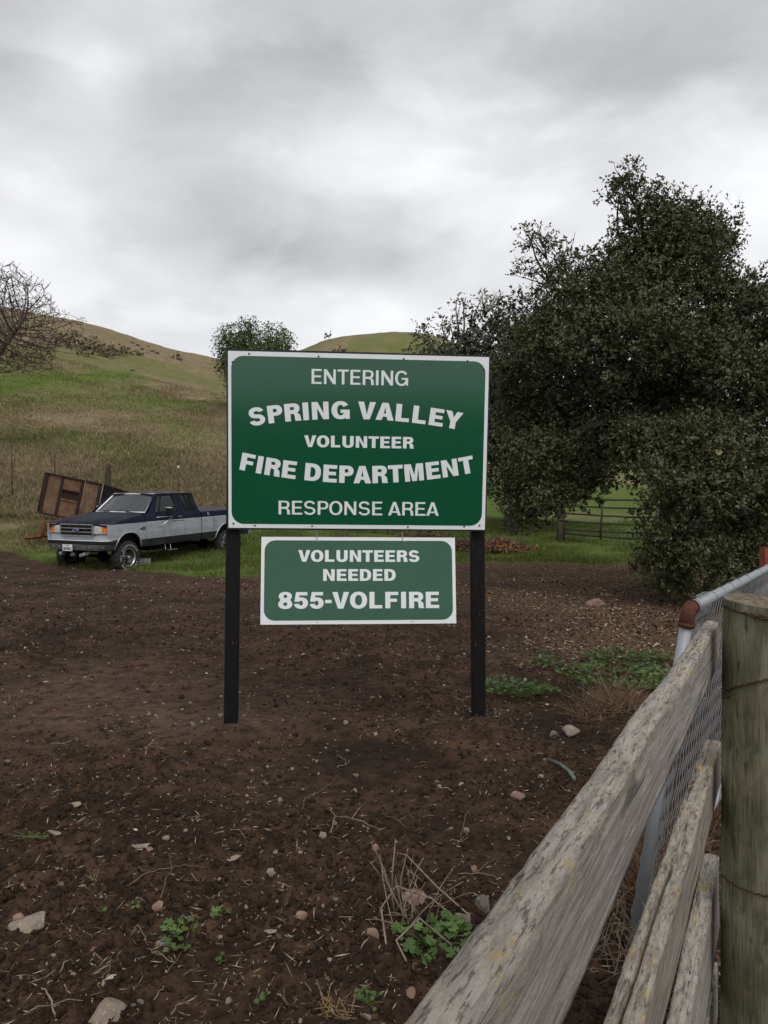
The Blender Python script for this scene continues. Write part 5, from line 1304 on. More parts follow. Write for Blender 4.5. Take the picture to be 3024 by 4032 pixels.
def bare_tree():
    """leafless tree on the left, grown by space colonisation in a broad dome"""
    Y = 36.0; k = Y / FPX
    rt = at(-90, 1830, Y); base = Vector((rt.x, rt.y, gz(rt.x, rt.y)))
    root = empty('bare_tree', base, 'leafless brown tree with a dense dome of fine twigs at the left edge', 'tree')
    rg = np.random.default_rng(3); att = []
    c = np.array(at(10, 1300, Y))
    while len(att) < 5200:
        d = rg.normal(size=3); d /= np.linalg.norm(d); q = rg.random() ** .38
        p = c + d * q * np.array([215 * k, 190 * k, 262 * k])
        if p[2] > c[2] - 150 * k: att.append(p)
    for px, py, rx, ry, n in [(250, 1265, 80, 45, 150), (170, 1340, 120, 50, 140), (120, 1410, 110, 45, 90), (290, 1385, 40, 12, 14), (-20, 1430, 130, 60, 110)]:
        for _ in range(n):
            d = rg.normal(size=3); d /= np.linalg.norm(d); d *= rg.random() ** .4; att.append(np.array(at(px, py, Y)) + d * np.array([rx * k, 90 * k, ry * k]))
    att = np.array(att)
    nodes = [np.array(base)]; par = [-1]
    tr = [base.copy(), at(-60, 1560, Y), at(-10, 1400, Y), at(55, 1310, Y)]
    for a, b in zip(tr, tr[1:]):
        for i in range(1, 9): nodes.append(np.array(a.lerp(b, i / 8))); par.append(len(nodes) - 2)
    alive = np.ones(len(att), bool); step = .125
    for it in range(160):
        Nn = np.array(nodes); A = att[alive]
        if len(A) == 0: break
        d2 = ((A[:, None, :] - Nn[None]) ** 2).sum(-1); j = d2.argmin(1); dm = d2[np.arange(len(A)), j]
        ok = dm < 2.2 ** 2
        new = {}
        for i_ in np.where(ok)[0]:
            v = A[i_] - Nn[j[i_]]; new.setdefault(j[i_], []).append(v / (np.linalg.norm(v) + 1e-6))
        grew = 0
        for ni, vs in new.items():
            v = np.sum(vs, 0) + rg.normal(size=3) * .25; v /= (np.linalg.norm(v) + 1e-6)
            p = Nn[ni] + v * step + np.array([0, 0, -.006])
            nodes.append(p); par.append(int(ni)); grew += 1
        Nn2 = np.array(nodes); idx = np.where(alive)[0]
        nm = ((att[idx][:, None] - Nn2[None, len(Nn):]) ** 2).sum(-1).min(1) if len(Nn2) > len(Nn) else np.full(len(idx), 9.)
        alive[idx[nm < .20 ** 2]] = False
        if not grew or len(nodes) > 24000: break
    n = len(nodes); rad_ = np.zeros(n); ch = [[] for _ in range(n)]
    for i in range(1, n): ch[par[i]].append(i)
    for i in range(n - 1, -1, -1):
        rad_[i] = .0095 if not ch[i] else min(.20, sum(rad_[c_] ** 2.6 for c_ in ch[i]) ** (1 / 2.6))
    mb = MB(); mb2 = MB(); bz = np.array(base)
    for i in range(1, n):
        p = par[i]; r0, r1 = max(rad_[i], min(rad_[p], rad_[i] * 1.35)), rad_[i]
        (mb if r1 > .03 else mb2).tube([nodes[p] - bz, nodes[i] - bz], [r0, r1], 6 if r1 > .03 else 3, cap=False, smooth=True)
    rr = random.Random(8)
    for i in range(1, n):
        if not ch[i]:
            for q in range(3):
                a = Vector(nodes[i] - bz); d = Vector(nodes[i] - nodes[par[i]]).normalized() + Vector((rr.uniform(-.8, .8), rr.uniform(-.8, .8), rr.uniform(-.3, .8)))
                b = a + d * rr.uniform(.10, .30); mb2.tube([a, b], [.010, .006], 3, cap=False)
                if rr.random() < .5: mb2.tube([b, b + Vector((rr.uniform(-.08, .08), rr.uniform(-.08, .08), .06))], [.018, .011], 3, cap=False)
    mb.build('trunk', M_BAREB, root, fix=False); mb2.build('twigs', M_BAREB, root, fix=False)
bare_tree()

# ------------------------------------------------------------------ hillside shrubs and boulders
M_SHRUB = ramp_mat('brown_shrub', [(0, (.070, .055, .036)), (.6, (.115, .092, .060)), (1, (.17, .135, .09))], rough=.8, spec=.15)
M_SHRUBG = ramp_mat('green_shrub', [(0, (.022, .03, .012)), (.6, (.04, .05, .02)), (1, (.06, .07, .03))], rough=.7, spec=.2)
M_HROCK = mat('hill_rock', (.11, .095, .078), .9, .2, noise=(1.6, (.06, .05, .042), .4, .65), bump=(4, .6, .08))
def hillside():
    lst = [(265, 1345, 34, 20), (300, 1362, 36, 18), (345, 1355, 34, 22), (385, 1372, 36, 18), (430, 1368, 34, 20), (455, 1384, 38, 16), (330, 1390, 30, 14), (410, 1395, 36, 13), (490, 1380, 26, 13), (240, 1330, 30, 18), (290, 1318, 28, 12), (540, 1392, 16, 9), (700, 1408, 12, 9), (215, 1350, 26, 14), (360, 1335, 24, 12), (880, 1445, 22, 14)]
    G_ = 'low shrubs on the hillside'
    for i, (px, py, rx, ry) in enumerate(lst):
        p = on(px, py + ry * .8); k = p.y / FPX
        nm = 'brown low shrub on the dry slope right of the bare tree' if i < 15 else 'low green shrub on the slope beside the sign left edge'
        o = crown([((p.x, p.y, p.z + ry * k * .55), (rx * k, rx * k * .8, ry * k * .65), 1), ((p.x + rx * k * .5, p.y, p.z + ry * k * .3), (rx * k * .6, rx * k * .6, ry * k * .6), 1)], 3.2, .30, 'hillside_shrub', M_SHRUB if i < 15 else M_SHRUBG, None, tuple(p), twig=.5, per=6, inner=.5)
        o.location = p; tag(o, nm, 'shrub', G_ if i < 15 else None)
    for i, (px, py, r) in enumerate([(520, 1352, 9), (545, 1362, 10), (560, 1374, 8), (582, 1366, 9), (600, 1384, 10), (505, 1372, 7), (575, 1390, 7), (618, 1392, 8), (535, 1380, 6), (668, 1405, 6), (684, 1400, 5), (522, 1462, 9)]):
        p = on(px, py); k = p.y / FPX; V, F = ico(2, .2, 30 + i, (1.2, 1, .75)); o = np_mesh('hillside_boulder', V * r * k * 1.15, F, M_HROCK); o.location = p
        if i < 11: tag(o, 'dark rock in the outcrop on the upper slope beside the brown shrubs', 'rock', 'rocks in the hillside outcrop')
        else: tag(o, 'lone pale rock on the green slope below the outcrop', 'rock')
    for px, py, rx, ry, nm in [(1292, 1326, 11, 9, 'dark bush standing on the left crest of the far hill'), (1335, 1384, 20, 9, 'low dark bush on the far hill face just above the sign')]:
        p = on(px, py + ry * .7); k = p.y / FPX
        o = crown([((p.x, p.y, p.z + ry * k * .5), (rx * k, rx * k, ry * k), 1)], 1.6, .6, 'hilltop_bush', M_SHRUBG, None, tuple(p), twig=.9, per=6); o.location = p; tag(o, nm, 'bush')
hillside()

# ------------------------------------------------------------------ grass
M_GRASS = ramp_mat('grass_blades', [(0, (.060, .096, .014)), (.35, (.090, .130, .023)), (.5, (.125, .135, .040)), (.62, (.17, .145, .068)), (.85, (.225, .178, .105)), (1, (.29, .235, .15))], rough=.7, spec=.15, trans=.25)
def blades(x, y, hgt, wd, v, name, label):
    n = len(x); z = ground(x, y, False)
    P = np.stack([x, y, z - .01], 1); t = R.random(n) * 6.283; S = np.stack([np.cos(t), np.sin(t), 0 * t], 1) * (wd * .5)[:, None]
    lean = R.normal(size=(n, 2)) * .6; M1 = P + np.stack([lean[:, 0] * hgt * .35, lean[:, 1] * hgt * .35, hgt * .6], 1); T = P + np.stack([lean[:, 0] * hgt, lean[:, 1] * hgt, hgt], 1)
    V = np.stack([P - S, P + S, M1 + S * .7, T, M1 - S * .7], 1).reshape(-1, 3); b = np.arange(n) * 5
    F = np.concatenate([np.stack([b, b + 1, b + 2, b + 4], 1), np.stack([b + 4, b + 2, b + 3, b + 3], 1)])
    Q = F[:n]; Tq = np.stack([b + 4, b + 2, b + 3], 1)
    me = bpy.data.meshes.new(name); me.vertices.add(len(V)); me.vertices.foreach_set('co', V.astype(np.float32).ravel())
    lv = np.concatenate([Q.ravel(), Tq.ravel()]).astype(np.int32); me.loops.add(len(lv)); me.loops.foreach_set('vertex_index', lv)
    me.polygons.add(2 * n); me.polygons.foreach_set('loop_start', np.concatenate([np.arange(n) * 4, 4 * n + np.arange(n) * 3]).astype(np.int32)); me.polygons.foreach_set('loop_total', np.concatenate([np.full(n, 4), np.full(n, 3)]).astype(np.int32))
    a = me.attributes.new('v', 'FLOAT', 'POINT'); a.data.foreach_set('value', np.repeat(np.clip(v, 0, 1), 5).astype(np.float32)); me.update(calc_edges=True); me.validate()
    return tag(link_mesh(name, me, M_GRASS), label, 'grass', kind='stuff')
def fan(n, y0, y1, pw=1.0, u0=-.56, u1=.56):
    q = R.random(n) ** pw; y = y0 + (y1 - y0) * q; u = u0 + (u1 - u0) * R.random(n); return u * y, y
def grasses():
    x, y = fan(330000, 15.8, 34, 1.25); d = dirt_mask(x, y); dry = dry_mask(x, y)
    pt = fbm(x, y, 1.1, 3, 110)
    keep = (R.random(len(x)) > d * 1.25 - .10) & (R.random(len(x)) < .70 + pt * 1.6); x, y, dry, pt, d = x[keep], y[keep], dry[keep], pt[keep], d[keep]
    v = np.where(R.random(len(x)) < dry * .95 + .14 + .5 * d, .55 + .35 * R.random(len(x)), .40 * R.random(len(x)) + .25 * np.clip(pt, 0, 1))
    h = (.045 + .10 * R.random(len(x)) ** 1.6 + .12 * np.clip(pt, 0, .4)) * (1 + .4 * sstep(25, 31, y)); h *= 1 - .6 * d
    blades(x, y, h, .010 + .010 * R.random(len(x)), v, 'grass', 'short green grass round the truck and along the edge of the soil')
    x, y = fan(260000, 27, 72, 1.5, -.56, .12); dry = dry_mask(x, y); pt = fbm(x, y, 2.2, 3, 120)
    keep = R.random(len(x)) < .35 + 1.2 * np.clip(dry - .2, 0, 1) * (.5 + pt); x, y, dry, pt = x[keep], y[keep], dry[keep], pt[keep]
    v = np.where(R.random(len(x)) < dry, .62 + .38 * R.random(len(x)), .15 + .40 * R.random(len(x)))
    tall = sstep(26, 30, y) * (1 - sstep(36, 44, y))
    h = (.05 + .11 * R.random(len(x)) ** 1.5 + .22 * np.clip(pt, 0, .5)) * (1 + 1.1 * tall); blades(x, y, h, .016 + .018 * R.random(len(x)) + .0004 * y, v, 'dry_grass', 'dry tan and green grass over the hillside')
grasses()

# ------------------------------------------------------------------ soil litter, stones, sticks, weeds
M_CLOD = mat('soil_clods', (.026, .0175, .0115), .98, .08, noise=[(3, (.042, .027, .018), .45, .62), (25, (.018, .013, .010), .45, .65)])
M_STONE = mat('pale_stone', (.235, .19, .145), .9, .2, noise=[(18, (.17, .14, .11), .42, .62), (60, (.36, .32, .27), .58, .7)], bump=(45, .5, .006))
M_STONE2 = mat('grey_stone', (.15, .135, .12), .9, .2, noise=(22, (.09, .078, .066), .42, .62), bump=(45, .5, .006))
M_STONE3 = mat('pinkish_stone', (.25, .165, .125), .9, .2, noise=(18, (.17, .10, .075), .42, .62), bump=(45, .5, .006))
M_LITTER = ramp_mat('dead_leaves', [(0, (.06, .038, .022)), (.5, (.15, .10, .06)), (.8, (.27, .20, .135)), (1, (.40, .34, .26))], rough=.85, spec=.15)
M_STRAW = ramp_mat('straw_bits', [(0, (.10, .07, .045)), (.5, (.22, .17, .115)), (1, (.40, .33, .25))], rough=.9, spec=.1)
M_STICK = mat('dry_stick', (.15, .115, .085), .9, .12, noise=(30, (.085, .065, .05), .42, .62))
M_STICKP = mat('pale_stick', (.24, .195, .15), .9, .12, noise=(30, (.14, .11, .085), .42, .62))
def near_fan(n, y0, y1, pw, u0=-.56, u1=.56):
    q = R.random(n); y = (y0 ** (1 - pw) + q * (y1 ** (1 - pw) - y0 ** (1 - pw))) ** (1 / (1 - pw)); u = u0 + (u1 - u0) * R.random(n); return u * (y + 1.3), y
def soil_stuff():
    # clods of earth
    vs, fs, off = [], [], 0
    for k in range(5):
        bv, bf = ico(1, 1.0, 60 + k, (1.1, 1, .8), 2); x, y = near_fan(14000, 2.0, 16, 1.45); r_ = fbm(x, y, 1.3, 2, 33); keep = (dirt_mask(x, y) > .6) & (R.random(len(x)) > .9 * worn(x, y)) & (R.random(len(x)) < .35 + 1.5 * np.clip(r_ + .15, 0, 1)); x, y = x[keep], y[keep]
        s = .0028 + .0065 * R.random(len(x)) ** 2.5 + .012 * R.random(len(x)) ** 14; s *= 1 + .06 * y
        P = np.stack([x, y, ground(x, y) + s * .25], 1); V, F = scatter(bv, bf, P, s); vs.append(V); fs.append(F + off); off += len(V)
    tag(np_mesh('soil_clods', np.vstack(vs), np.vstack(fs), M_CLOD), 'loose dark clods of earth over the tilled soil', 'soil', kind='stuff')
    # gravel too small to tell apart
    vs, fs, off = [], [], 0
    for k in range(4):
        bv, bf = ico(1, .5, 80 + k, (1.3, .9, .5), 5); x, y = near_fan(520, 2.0, 19, .5); keep = dirt_mask(x, y) > .6; x, y = x[keep], y[keep]
        s = (.004 + .009 * R.random(len(x)) ** 2) * (1 + .05 * y); P = np.stack([x, y, ground(x, y) + s * .3], 1); V, F = scatter(bv, bf, P, s); vs.append(V); fs.append(F + off); off += len(V)
    tag(np_mesh('gravel', np.vstack(vs), np.vstack(fs), M_STONE), 'tiny pale gravel scattered through the soil', 'gravel', kind='stuff')
    # dead leaves, thick under the oak on the right
    x, y = near_fan(60000, 2.2, 21, .30); l = litter_mask(x, y); keep = (R.random(len(x)) < l * 1.0 + .008) & (dirt_mask(x, y) > .3); x, y = x[keep], y[keep]; n = len(x)
    D = R.normal(size=(n, 3)) * np.array([1, 1, .35]); sz = .028 + .045 * R.random(n) * np.clip(y / 7, .35, 1)
    V, F, A = leaf_quads(np.stack([x, y, ground(x, y) + .010], 1), D, sz, sz * .5, np.clip(.45 + .28 * R.normal(size=n), 0, 1), up=np.tile([0, 0, 1.6], (n, 1)))
    tag(np_mesh('leaf_litter', V, F, M_LITTER, attrs={'v': A}), 'tan dead leaves strewn on the soil towards the oak', 'leaves', kind='stuff')
    # chopped straw and slivers of stem
    x, y = near_fan(28000, 2.0, 20, .9); keep = (dirt_mask(x, y) > .4) & (R.random(len(x)) < .55 + 1.4 * fbm(x, y, .8, 3, 130)); x, y = x[keep], y[keep]; n = len(x)
    D = R.normal(size=(n, 3)) * np.array([1, 1, .22]); sz = .015 + .06 * R.random(n) ** 2.5
    V, F, A = leaf_quads(np.stack([x, y, ground(x, y) + .006], 1), D, sz, .0022 + .0022 * R.random(n) + .00022 * y, R.random(n) ** 1.3, up=np.tile([0, 0, 1.], (n, 1)))
    tag(np_mesh('straw', V, F, M_STRAW, attrs={'v': A}), 'broken straw and stem slivers over the soil', 'straw', kind='stuff')
soil_stuff()
def stones():
    big = [(118, 3672, 68, M_STONE, 'large pale tan rock at the left edge of the foreground soil', (1.15, .9, .85)), (72, 3632, 24, M_STONE3, 'rounded brown stone touching the large tan rock at the left edge', (1, .9, .8)),
           (425, 4010, 70, M_STONE, 'large blocky grey tan rock at the bottom edge left of centre', (1, .85, .75)), (613, 3582, 27, M_STONE3, 'pinkish lump of stone above the small mallow plant', (1, .9, .8)),
           (555, 3345, 38, M_STONE, 'flat angular whitish stone left of the bent twigs', (1.2, .6, .5)), (212, 3288, 24, M_STONE, 'pale wedge of stone near the yellow green sprout on the left', (1, .8, .6)), (288, 3172, 22, M_STONE, 'flat pale chip of stone in the left middle soil', (1.2, .8, .45)),
           (638, 3728, 24, M_STONE2, 'grey pebble half hidden behind the mallow plant', (1.1, .8, .7)), (922, 3395, 21, M_STONE, 'pale oval stone right of the bent twigs', (1.2, .8, .6)), (1068, 3452, 22, M_STONE, 'speckled white squarish stone in the middle foreground', (1, .9, .85)),
           (1178, 3622, 25, M_STONE3, 'tan twin lobed stone left of the dead weed', (1.1, .8, .7)), (1462, 3692, 34, M_STONE3, 'brown rock at the left foot of the dead weed', (1, .8, .8)), (1055, 3676, 24, M_STONE, 'thin white stone chip lying flat in the centre foreground', (1.5, .6, .3)),
           (1270, 3302, 17, M_STONE, 'upright pale stone in the row of chips in front of the sign', (.8, .7, 1.1)), (1480, 3345, 19, M_STONE3, 'reddish stone in front of the right sign post', (.8, .8, .9)), (2052, 3155, 32, M_STONE3, 'pinkish stone on bare soil right of the right sign post', (1.1, .8, .8)),
           (1822, 3640, 34, M_STONE, 'pointed pale stone right of the dead weed', (.8, .7, 1.2)), (1902, 3590, 40, M_STONE2, 'grey rock against the fence rail right of the dead weed', (.9, .8, .9)), (1625, 3550, 42, M_STONE3, 'tan rock lying among the dead weed stems', (1.2, .9, .6)), (2245, 2900, 34, M_STONE, 'pale rock by the dry brown weed near the fence', (1.1, .8, .8)), (2180, 2905, 26, M_STONE2, 'mossy stone left of the dry brown weed', (1, .9, .7)),
           (2360, 2385, 34, M_STONE3, 'brown boulder under the left skirt of the oak', (1.4, 1, .6))]
    for i, (px, py, r, m, lab, sq) in enumerate(big):
        p = on(px, py); k = p.y / FPX; V, F = ico(3, .05, 200 + i, sq); V = V * r * k * 1.22
        V = V * (1 + .10 * vn(V[:, 0] / (r * k) * 2 + i, V[:, 1] / (r * k) * 2 + V[:, 2] / (r * k) * 1.3, i))[:, None]
        o = np_mesh('stone', V, F, m); o.location = (p.x, p.y + r * k * .3, p.z + r * k * .25 * sq[2]); o.rotation_euler = (random.uniform(-.2, .2), random.uniform(-.2, .2), random.uniform(-.5, .5)); tag(o, lab, 'stone')
    protos = []
    for k in range(8):
        V, F = ico(2, .12, 300 + k, (1.2, .9, .55 + .06 * k)); me_o = np_mesh('stone', V, F, (M_STONE, M_STONE, M_STONE3, M_STONE2)[k % 4]); protos.append(me_o)
    x, y = near_fan(400, 2.15, 19, .62); ok = (dirt_mask(x, y) > .7) & ~((x > .27 * y) & (y < 7)); x, y = x[ok][:278], y[ok][:278]
    for i in range(len(x)):
        pr = protos[i % 8]; o = pr if i < 8 else pr.copy()
        if i >= 8: COL.objects.link(o)
        s = .008 + .013 * random.random() ** 2 + .0011 * y[i]
        o.location = (x[i], y[i], gz(x[i], y[i]) + s * .3); o.scale = (s, s, s); o.rotation_euler = (random.uniform(-.4, .4), random.uniform(-.4, .4), random.uniform(0, 6.28))
        tag(o, 'small stone no bigger than a fist, loose on the dark soil', 'stone', 'small stones on the soil')
stones()
def sticks():
    S5 = lambda x, y: (x * .904, 3000 + y * .904)
    S4 = lambda x, y: (1500 + x * .9186, 3000 + y * .9186)
    def poly(pts, r, lab, m=M_STICK, lift=.02, extra=()):
        ps = [on(*p) for p in pts]; base = ps[0].copy(); mb = MB(); n = len(ps); out = []
        for i in range(n - 1):
            for k in range(4): out.append(ps[i].lerp(ps[i + 1], k / 4))
        out.append(ps[-1]); N_ = len(out)
        out = [p - base + Vector((.003 * math.sin(j * 1.7), 0, .006 + lift * math.sin(math.pi * j / (N_ - 1)) + .003 * math.sin(j * 2.3))) for j, p in enumerate(out)]
        mb.tube(out, [r * (1 - .55 * j / (N_ - 1)) for j in range(N_)], 6)
        for e in extra:
            a = out[int(e[0] * (N_ - 1))]; b = on(*e[1]) - base + Vector((0, 0, .02)); mb.tube([a, a.lerp(b, .5) + Vector((0, 0, .012)), b], [r * .7, r * .5, r * .3], 5)
        o = mb.build('stick', m); o.location = base; tag(o, lab, 'stick')
    poly([S5(245, 1141), S5(225, 1090), S5(200, 1045), S5(178, 998)], .0042, 'forked grey stick in the bottom left corner', M_STICKP, .03, [(.3, S5(362, 1075)), (.25, S5(102, 1132))])
    poly([S5(555, 550), S5(640, 510), S5(745, 490), S5(805, 472), S5(890, 474)], .0026, 'long thin curved twig left of centre', M_STICK, .02, [(.5, S5(735, 418))])
    poly([S5(700, 610), S5(735, 525), S5(768, 462)], .0026, 'short bent twig rising from the pinkish stone', M_STICK, .03)
    poly([S5(930, 320), S5(1030, 310), S5(1120, 303)], .0022, 'straight pale twig in front of the sign', M_STICKP, .01, [(.5, S5(1070, 355))])
    poly([S5(1315, 215), S5(1330, 180), S5(1390, 158), S5(1440, 120), S5(1488, 48)], .0026, 'hooked twig left of the right sign post foot', M_STICK, .03)
    poly([S5(1440, 320), S5(1460, 265), S5(1560, 285), S5(1650, 300)], .0034, 'branching pale twig in front of the right sign post', M_STICKP, .03, [(.4, S5(1420, 222)), (.6, S5(1600, 190))])
    poly([S4(340, 328), S4(372, 240), S4(385, 245)], .0024, 'short slanted twig by the pale stone near the fence', M_STICK, .03)
    poly([S4(330, 492), S4(440, 497), S4(520, 510)], .0022, 'thin pale twig above the dead weed', M_STICKP, .01, [(.4, S4(500, 432))])
    poly([S4(0, 235), S4(60, 270), S4(110, 290)], .0028, 'curved brown twig with a straw wisp below the right post', M_STICK, .02, [(.7, S4(150, 243))])
    poly([S5(670, 1050), S5(705, 1020), S5(720, 985)], .0024, 'curved twig low in the centre left foreground', M_STICKP, .015)
    poly([S5(260, 930), S5(290, 900), S5(325, 880)], .0026, 'arched pale twig above the forked stick', M_STICKP, .02)
    poly([S5(570, 765), S5(600, 752), S5(628, 800), S5(650, 822)], .0030, 'hooked brown twig beside the mallow plant', M_STICK, .03)
    poly([S5(745, 1110), S5(780, 1078), S5(825, 1060)], .0024, 'slanted twig near the bottom edge in the centre', M_STICKP, .01)
    protos = []
    for k in range(5):
        mb = MB(); L = 1.0; pts = [(L * i / 6, .10 * math.sin(i * (.9 + .3 * k)) * (k % 3), .05 * math.sin(i * 1.3 + k)) for i in range(7)]; mb.tube(pts, [.02 - .0018 * i for i in range(7)], 5)
        if k % 2: mb.tube([pts[3], (pts[3][0] + .3, pts[3][1] + .22, .08)], [.013, .007], 5)
        protos.append(mb.build('twig', M_STICKP if k % 2 else M_STICK))
    x, y = near_fan(150, 2.15, 9, 1.1); ok = ~((x > .27 * y) & (y < 7)); x, y = x[ok][:95], y[ok][:95]
    for i in range(len(x)):
        o = protos[i % 5] if i < 5 else protos[i % 5].copy()
        if i >= 5: COL.objects.link(o)
        s = .05 + .10 * random.random() ** 1.6; o.scale = (s, s, s); o.location = (x[i], y[i], gz(x[i], y[i]) + .008); o.rotation_euler = (random.uniform(-.2, .2), random.uniform(-.25, .1), random.uniform(0, 6.28))
        tag(o, 'short broken twig shorter than a hand, loose on the dark soil', 'twig', 'short twigs on the soil')
    # bits of pale green hose near the fence
    a = [on(2160, 3000), on(2205, 3020), on(2240, 3045), on(2262, 3075)]; mb = MB(); mb.tube([p - a[0] + Vector((0, 0, .012)) for p in a], .011, 8)
    o = mb.build('hose', mat('faded_hose', (.13, .155, .135), .6, .3, noise=(20, (.08, .10, .085), .4, .6))); o.location = a[0]; tag(o, 'short length of faded grey green hose near the fence rail', 'hose')
sticks()
M_WEED = ramp_mat('weed_leaves', [(0, (.035, .075, .018)), (.5, (.065, .12, .028)), (1, (.12, .19, .05))], rough=.6, spec=.3, trans=.2)
M_STEM = mat('green_stem', (.08, .12, .03), .7, .2)
M_WEED2 = ramp_mat('dusty_weed_leaves', [(0, (.026, .048, .018)), (.5, (.045, .078, .026)), (1, (.085, .125, .045))], rough=.65, spec=.25, trans=.15)
def mallow(seed, n, spread, h, size):
    """lobed round leaves on short stalks: (leaf verts, faces, v), stalk mesh builder"""
    rr = random.Random(seed); mb = MB(); V, F, A = [], [], []
    for i in range(n):
        a = rr.uniform(0, 6.28); d = spread * math.sqrt(rr.random()); z = h * rr.uniform(.35, 1) * (1 - .4 * d / spread); c = Vector((d * math.cos(a), d * math.sin(a), z)); s = size * rr.uniform(.55, 1.15)
        nrm = Vector((rr.uniform(-.6, .6), rr.uniform(-.9, .3), 1)).normalized(); x = nrm.orthogonal().normalized(); q = Matrix.Rotation(rr.uniform(0, 6.28), 3, nrm); x = q @ x; y = nrm.cross(x)
        b = len(V); V.append(tuple(c - nrm * s * .12)); m = 21; vv = min(1, max(0, rr.gauss(.5, .25))); A.append(vv)
        for k in range(m):
            t = .35 + (6.283 - .7) * k / (m - 1); r = s * (.82 + .18 * math.cos(t * 7)) ; V.append(tuple(c + x * r * math.cos(t) + y * r * math.sin(t) + nrm * s * .10 * math.cos(t * 7))); A.append(vv)
        F += [[b, b + k + 1, b + k + 2] for k in range(m - 1)]
        mb.tube([(0, 0, 0), (c.x * .5, c.y * .5, z * .7), tuple(c - nrm * s * .12)], .0013, 4, cap=False)
    return np.array(V), np.array(F), A, mb
def weeds():
    def plant(px, py, seed, n, spread, h, size, lab, m=M_WEED, group=None):
        p = on(px, py); root = empty('mallow_plant', p, lab, 'plant', group); V, F, A, mb = mallow(seed, n, spread, h, size)
        np_mesh('leaves', V, F, m, root, attrs={'v': A}); mb.build('stems', M_STEM, root); return root
    plant(690, 3690, 1, 16, .075, .07, .022, 'bright green mallow plant with lobed leaves in the left foreground soil'); plant(700, 3735, 2, 9, .06, .03, .017, 'low mallow seedling just below the bright mallow plant')
    plant(868, 3612, 3, 6, .035, .05, .018, 'small mallow seedling in the middle foreground'); plant(518, 3578, 4, 5, .035, .03, .016, 'tiny grey green seedling beside the pinkish stone'); plant(400, 3598, 5, 5, .03, .02, .010, 'tiny yellow green sprout left of the pinkish stone')
    plant(862, 3790, 6, 5, .03, .03, .014, 'dark green seedling below the centre foreground'); plant(1040, 3940, 7, 4, .03, .025, .013, 'tiny seedling near the bottom edge left of the dry tuft')
    plant(1690, 3730, 8, 34, .15, .09, .025, 'leafy green mallow growing under the dead weed stems'); plant(1775, 3700, 9, 14, .07, .11, .026, 'taller mallow with big leaves right of the dead weed stems')
    plant(1450, 3960, 10, 14, .06, .05, .010, 'feathery green seedling near the bottom edge beside the dry tuft'); plant(110, 3300, 11, 12, .10, .03, .008, 'yellow green grassy sprout by the pale wedge of stone', M_WEED)
    V, F, A, mb = mallow(40, 46, .24, .14, .030); V2, F2, A2, mb2 = mallow(41, 30, .20, .10, .026)
    protos = []
    for (v, f, a, b, m) in ((V, F, A, mb, M_WEED2), (V2, F2, A2, mb2, M_WEED2), (V, F, A, mb, M_WEED)):
        root = empty('weed_clump'); np_mesh('leaves', v, f, m, root, attrs={'v': a}); b.build('stems', M_STEM, root); protos.append(root)
    spots = [(1975, 2720), (2010, 2735), (2060, 2745), (2110, 2735), (2140, 2720), (1950, 2735), (2130, 2610), (2150, 2625), (2240, 2660), (2290, 2680), (2270, 2640), (2340, 2640), (2390, 2620), (2440, 2650), (2500, 2660), (2560, 2650), (2600, 2640), (2480, 2600), (2550, 2610), (2400, 2660), (2320, 2700), (2540, 2690), (2420, 2690), (2590, 2600), (2390, 2580), (2450, 2570), (2600, 2680), (2360, 2600), (2500, 2630), (2560, 2720), (2480, 2720)]
    done = set()
    for i, (px, py) in enumerate(spots):
        k = i % 3; src = protos[k]; p = on(px, py)
        if k in done:
            o = src.copy(); COL.objects.link(o)
            for ch in src.children:
                c = ch.copy(); COL.objects.link(c); c.parent = o
        else: o = src; done.add(k)
        o.location = p; o.rotation_euler = (0, 0, i * 1.7); s = .55 + .45 * random.random(); o.scale = (s, s, s)
        if px < 2160: tag(o, 'leafy green weed in the small patch right of the right sign post', 'weed', 'weeds beside the right post')
        else: tag(o, 'leafy green weed in the larger patch beside the fence rail', 'weed', 'weeds beside the fence')
    # dead weeds
    def dead(px, py, lab, n, h, spread, m, seed, curl=.5, r=.0022, name='dead_weed'):
        p = on(px, py); rr = random.Random(seed); mb = MB()
        for i in range(n):
            a = rr.uniform(0, 6.28); L = h * rr.uniform(.5, 1.2); el = rr.uniform(.15, 1.35); c = Vector((rr.uniform(-1, 1) * spread * .3, rr.uniform(-1, 1) * spread * .3, 0)); d = Vector((math.cos(a) * math.cos(el), math.sin(a) * math.cos(el), math.sin(el))); bend = Vector((rr.uniform(-1, 1), rr.uniform(-1, 1), -rr.random())) * curl
            pts = [c + d * L * t + bend * L * t * t * .5 for t in (0, .2, .4, .6, .8, 1)]; pts = [Vector((q.x, q.y, max(q.z, .004))) for q in pts]
            mb.tube(pts, [r * (1 - .1 * j) for j in range(6)], 5)
            if rr.random() < .5: mb.tube([pts[3], pts[3] + (d + Vector((rr.uniform(-1, 1), rr.uniform(-1, 1), rr.uniform(0, .6)))) * L * .22], [r * .6, r * .3], 4)
        o = mb.build(name, m); o.location = p; return tag(o, lab, 'dead plant')
    o = dead(1640, 3620, 'dead grey weed with tangled bare stems in the right foreground', 22, .26, .30, M_STICKP, 3, .55, .0026)
    p = on(1640, 3620); mb = MB()
    for pts in ([(1850, 3640), (1720, 3560), (1600, 3430), (1555, 3385)], [(1800, 3655), (1700, 3600), (1560, 3560), (1500, 3640), (1520, 3750)], [(1780, 3760), (1650, 3690), (1560, 3780), (1600, 3820)]):
        q = [on(*a) for a in pts]; mb.tube([v - p + Vector((0, 0, .03 + .04 * math.sin(math.pi * i / (len(q) - 1)))) for i, v in enumerate(q)], .0035, 6)
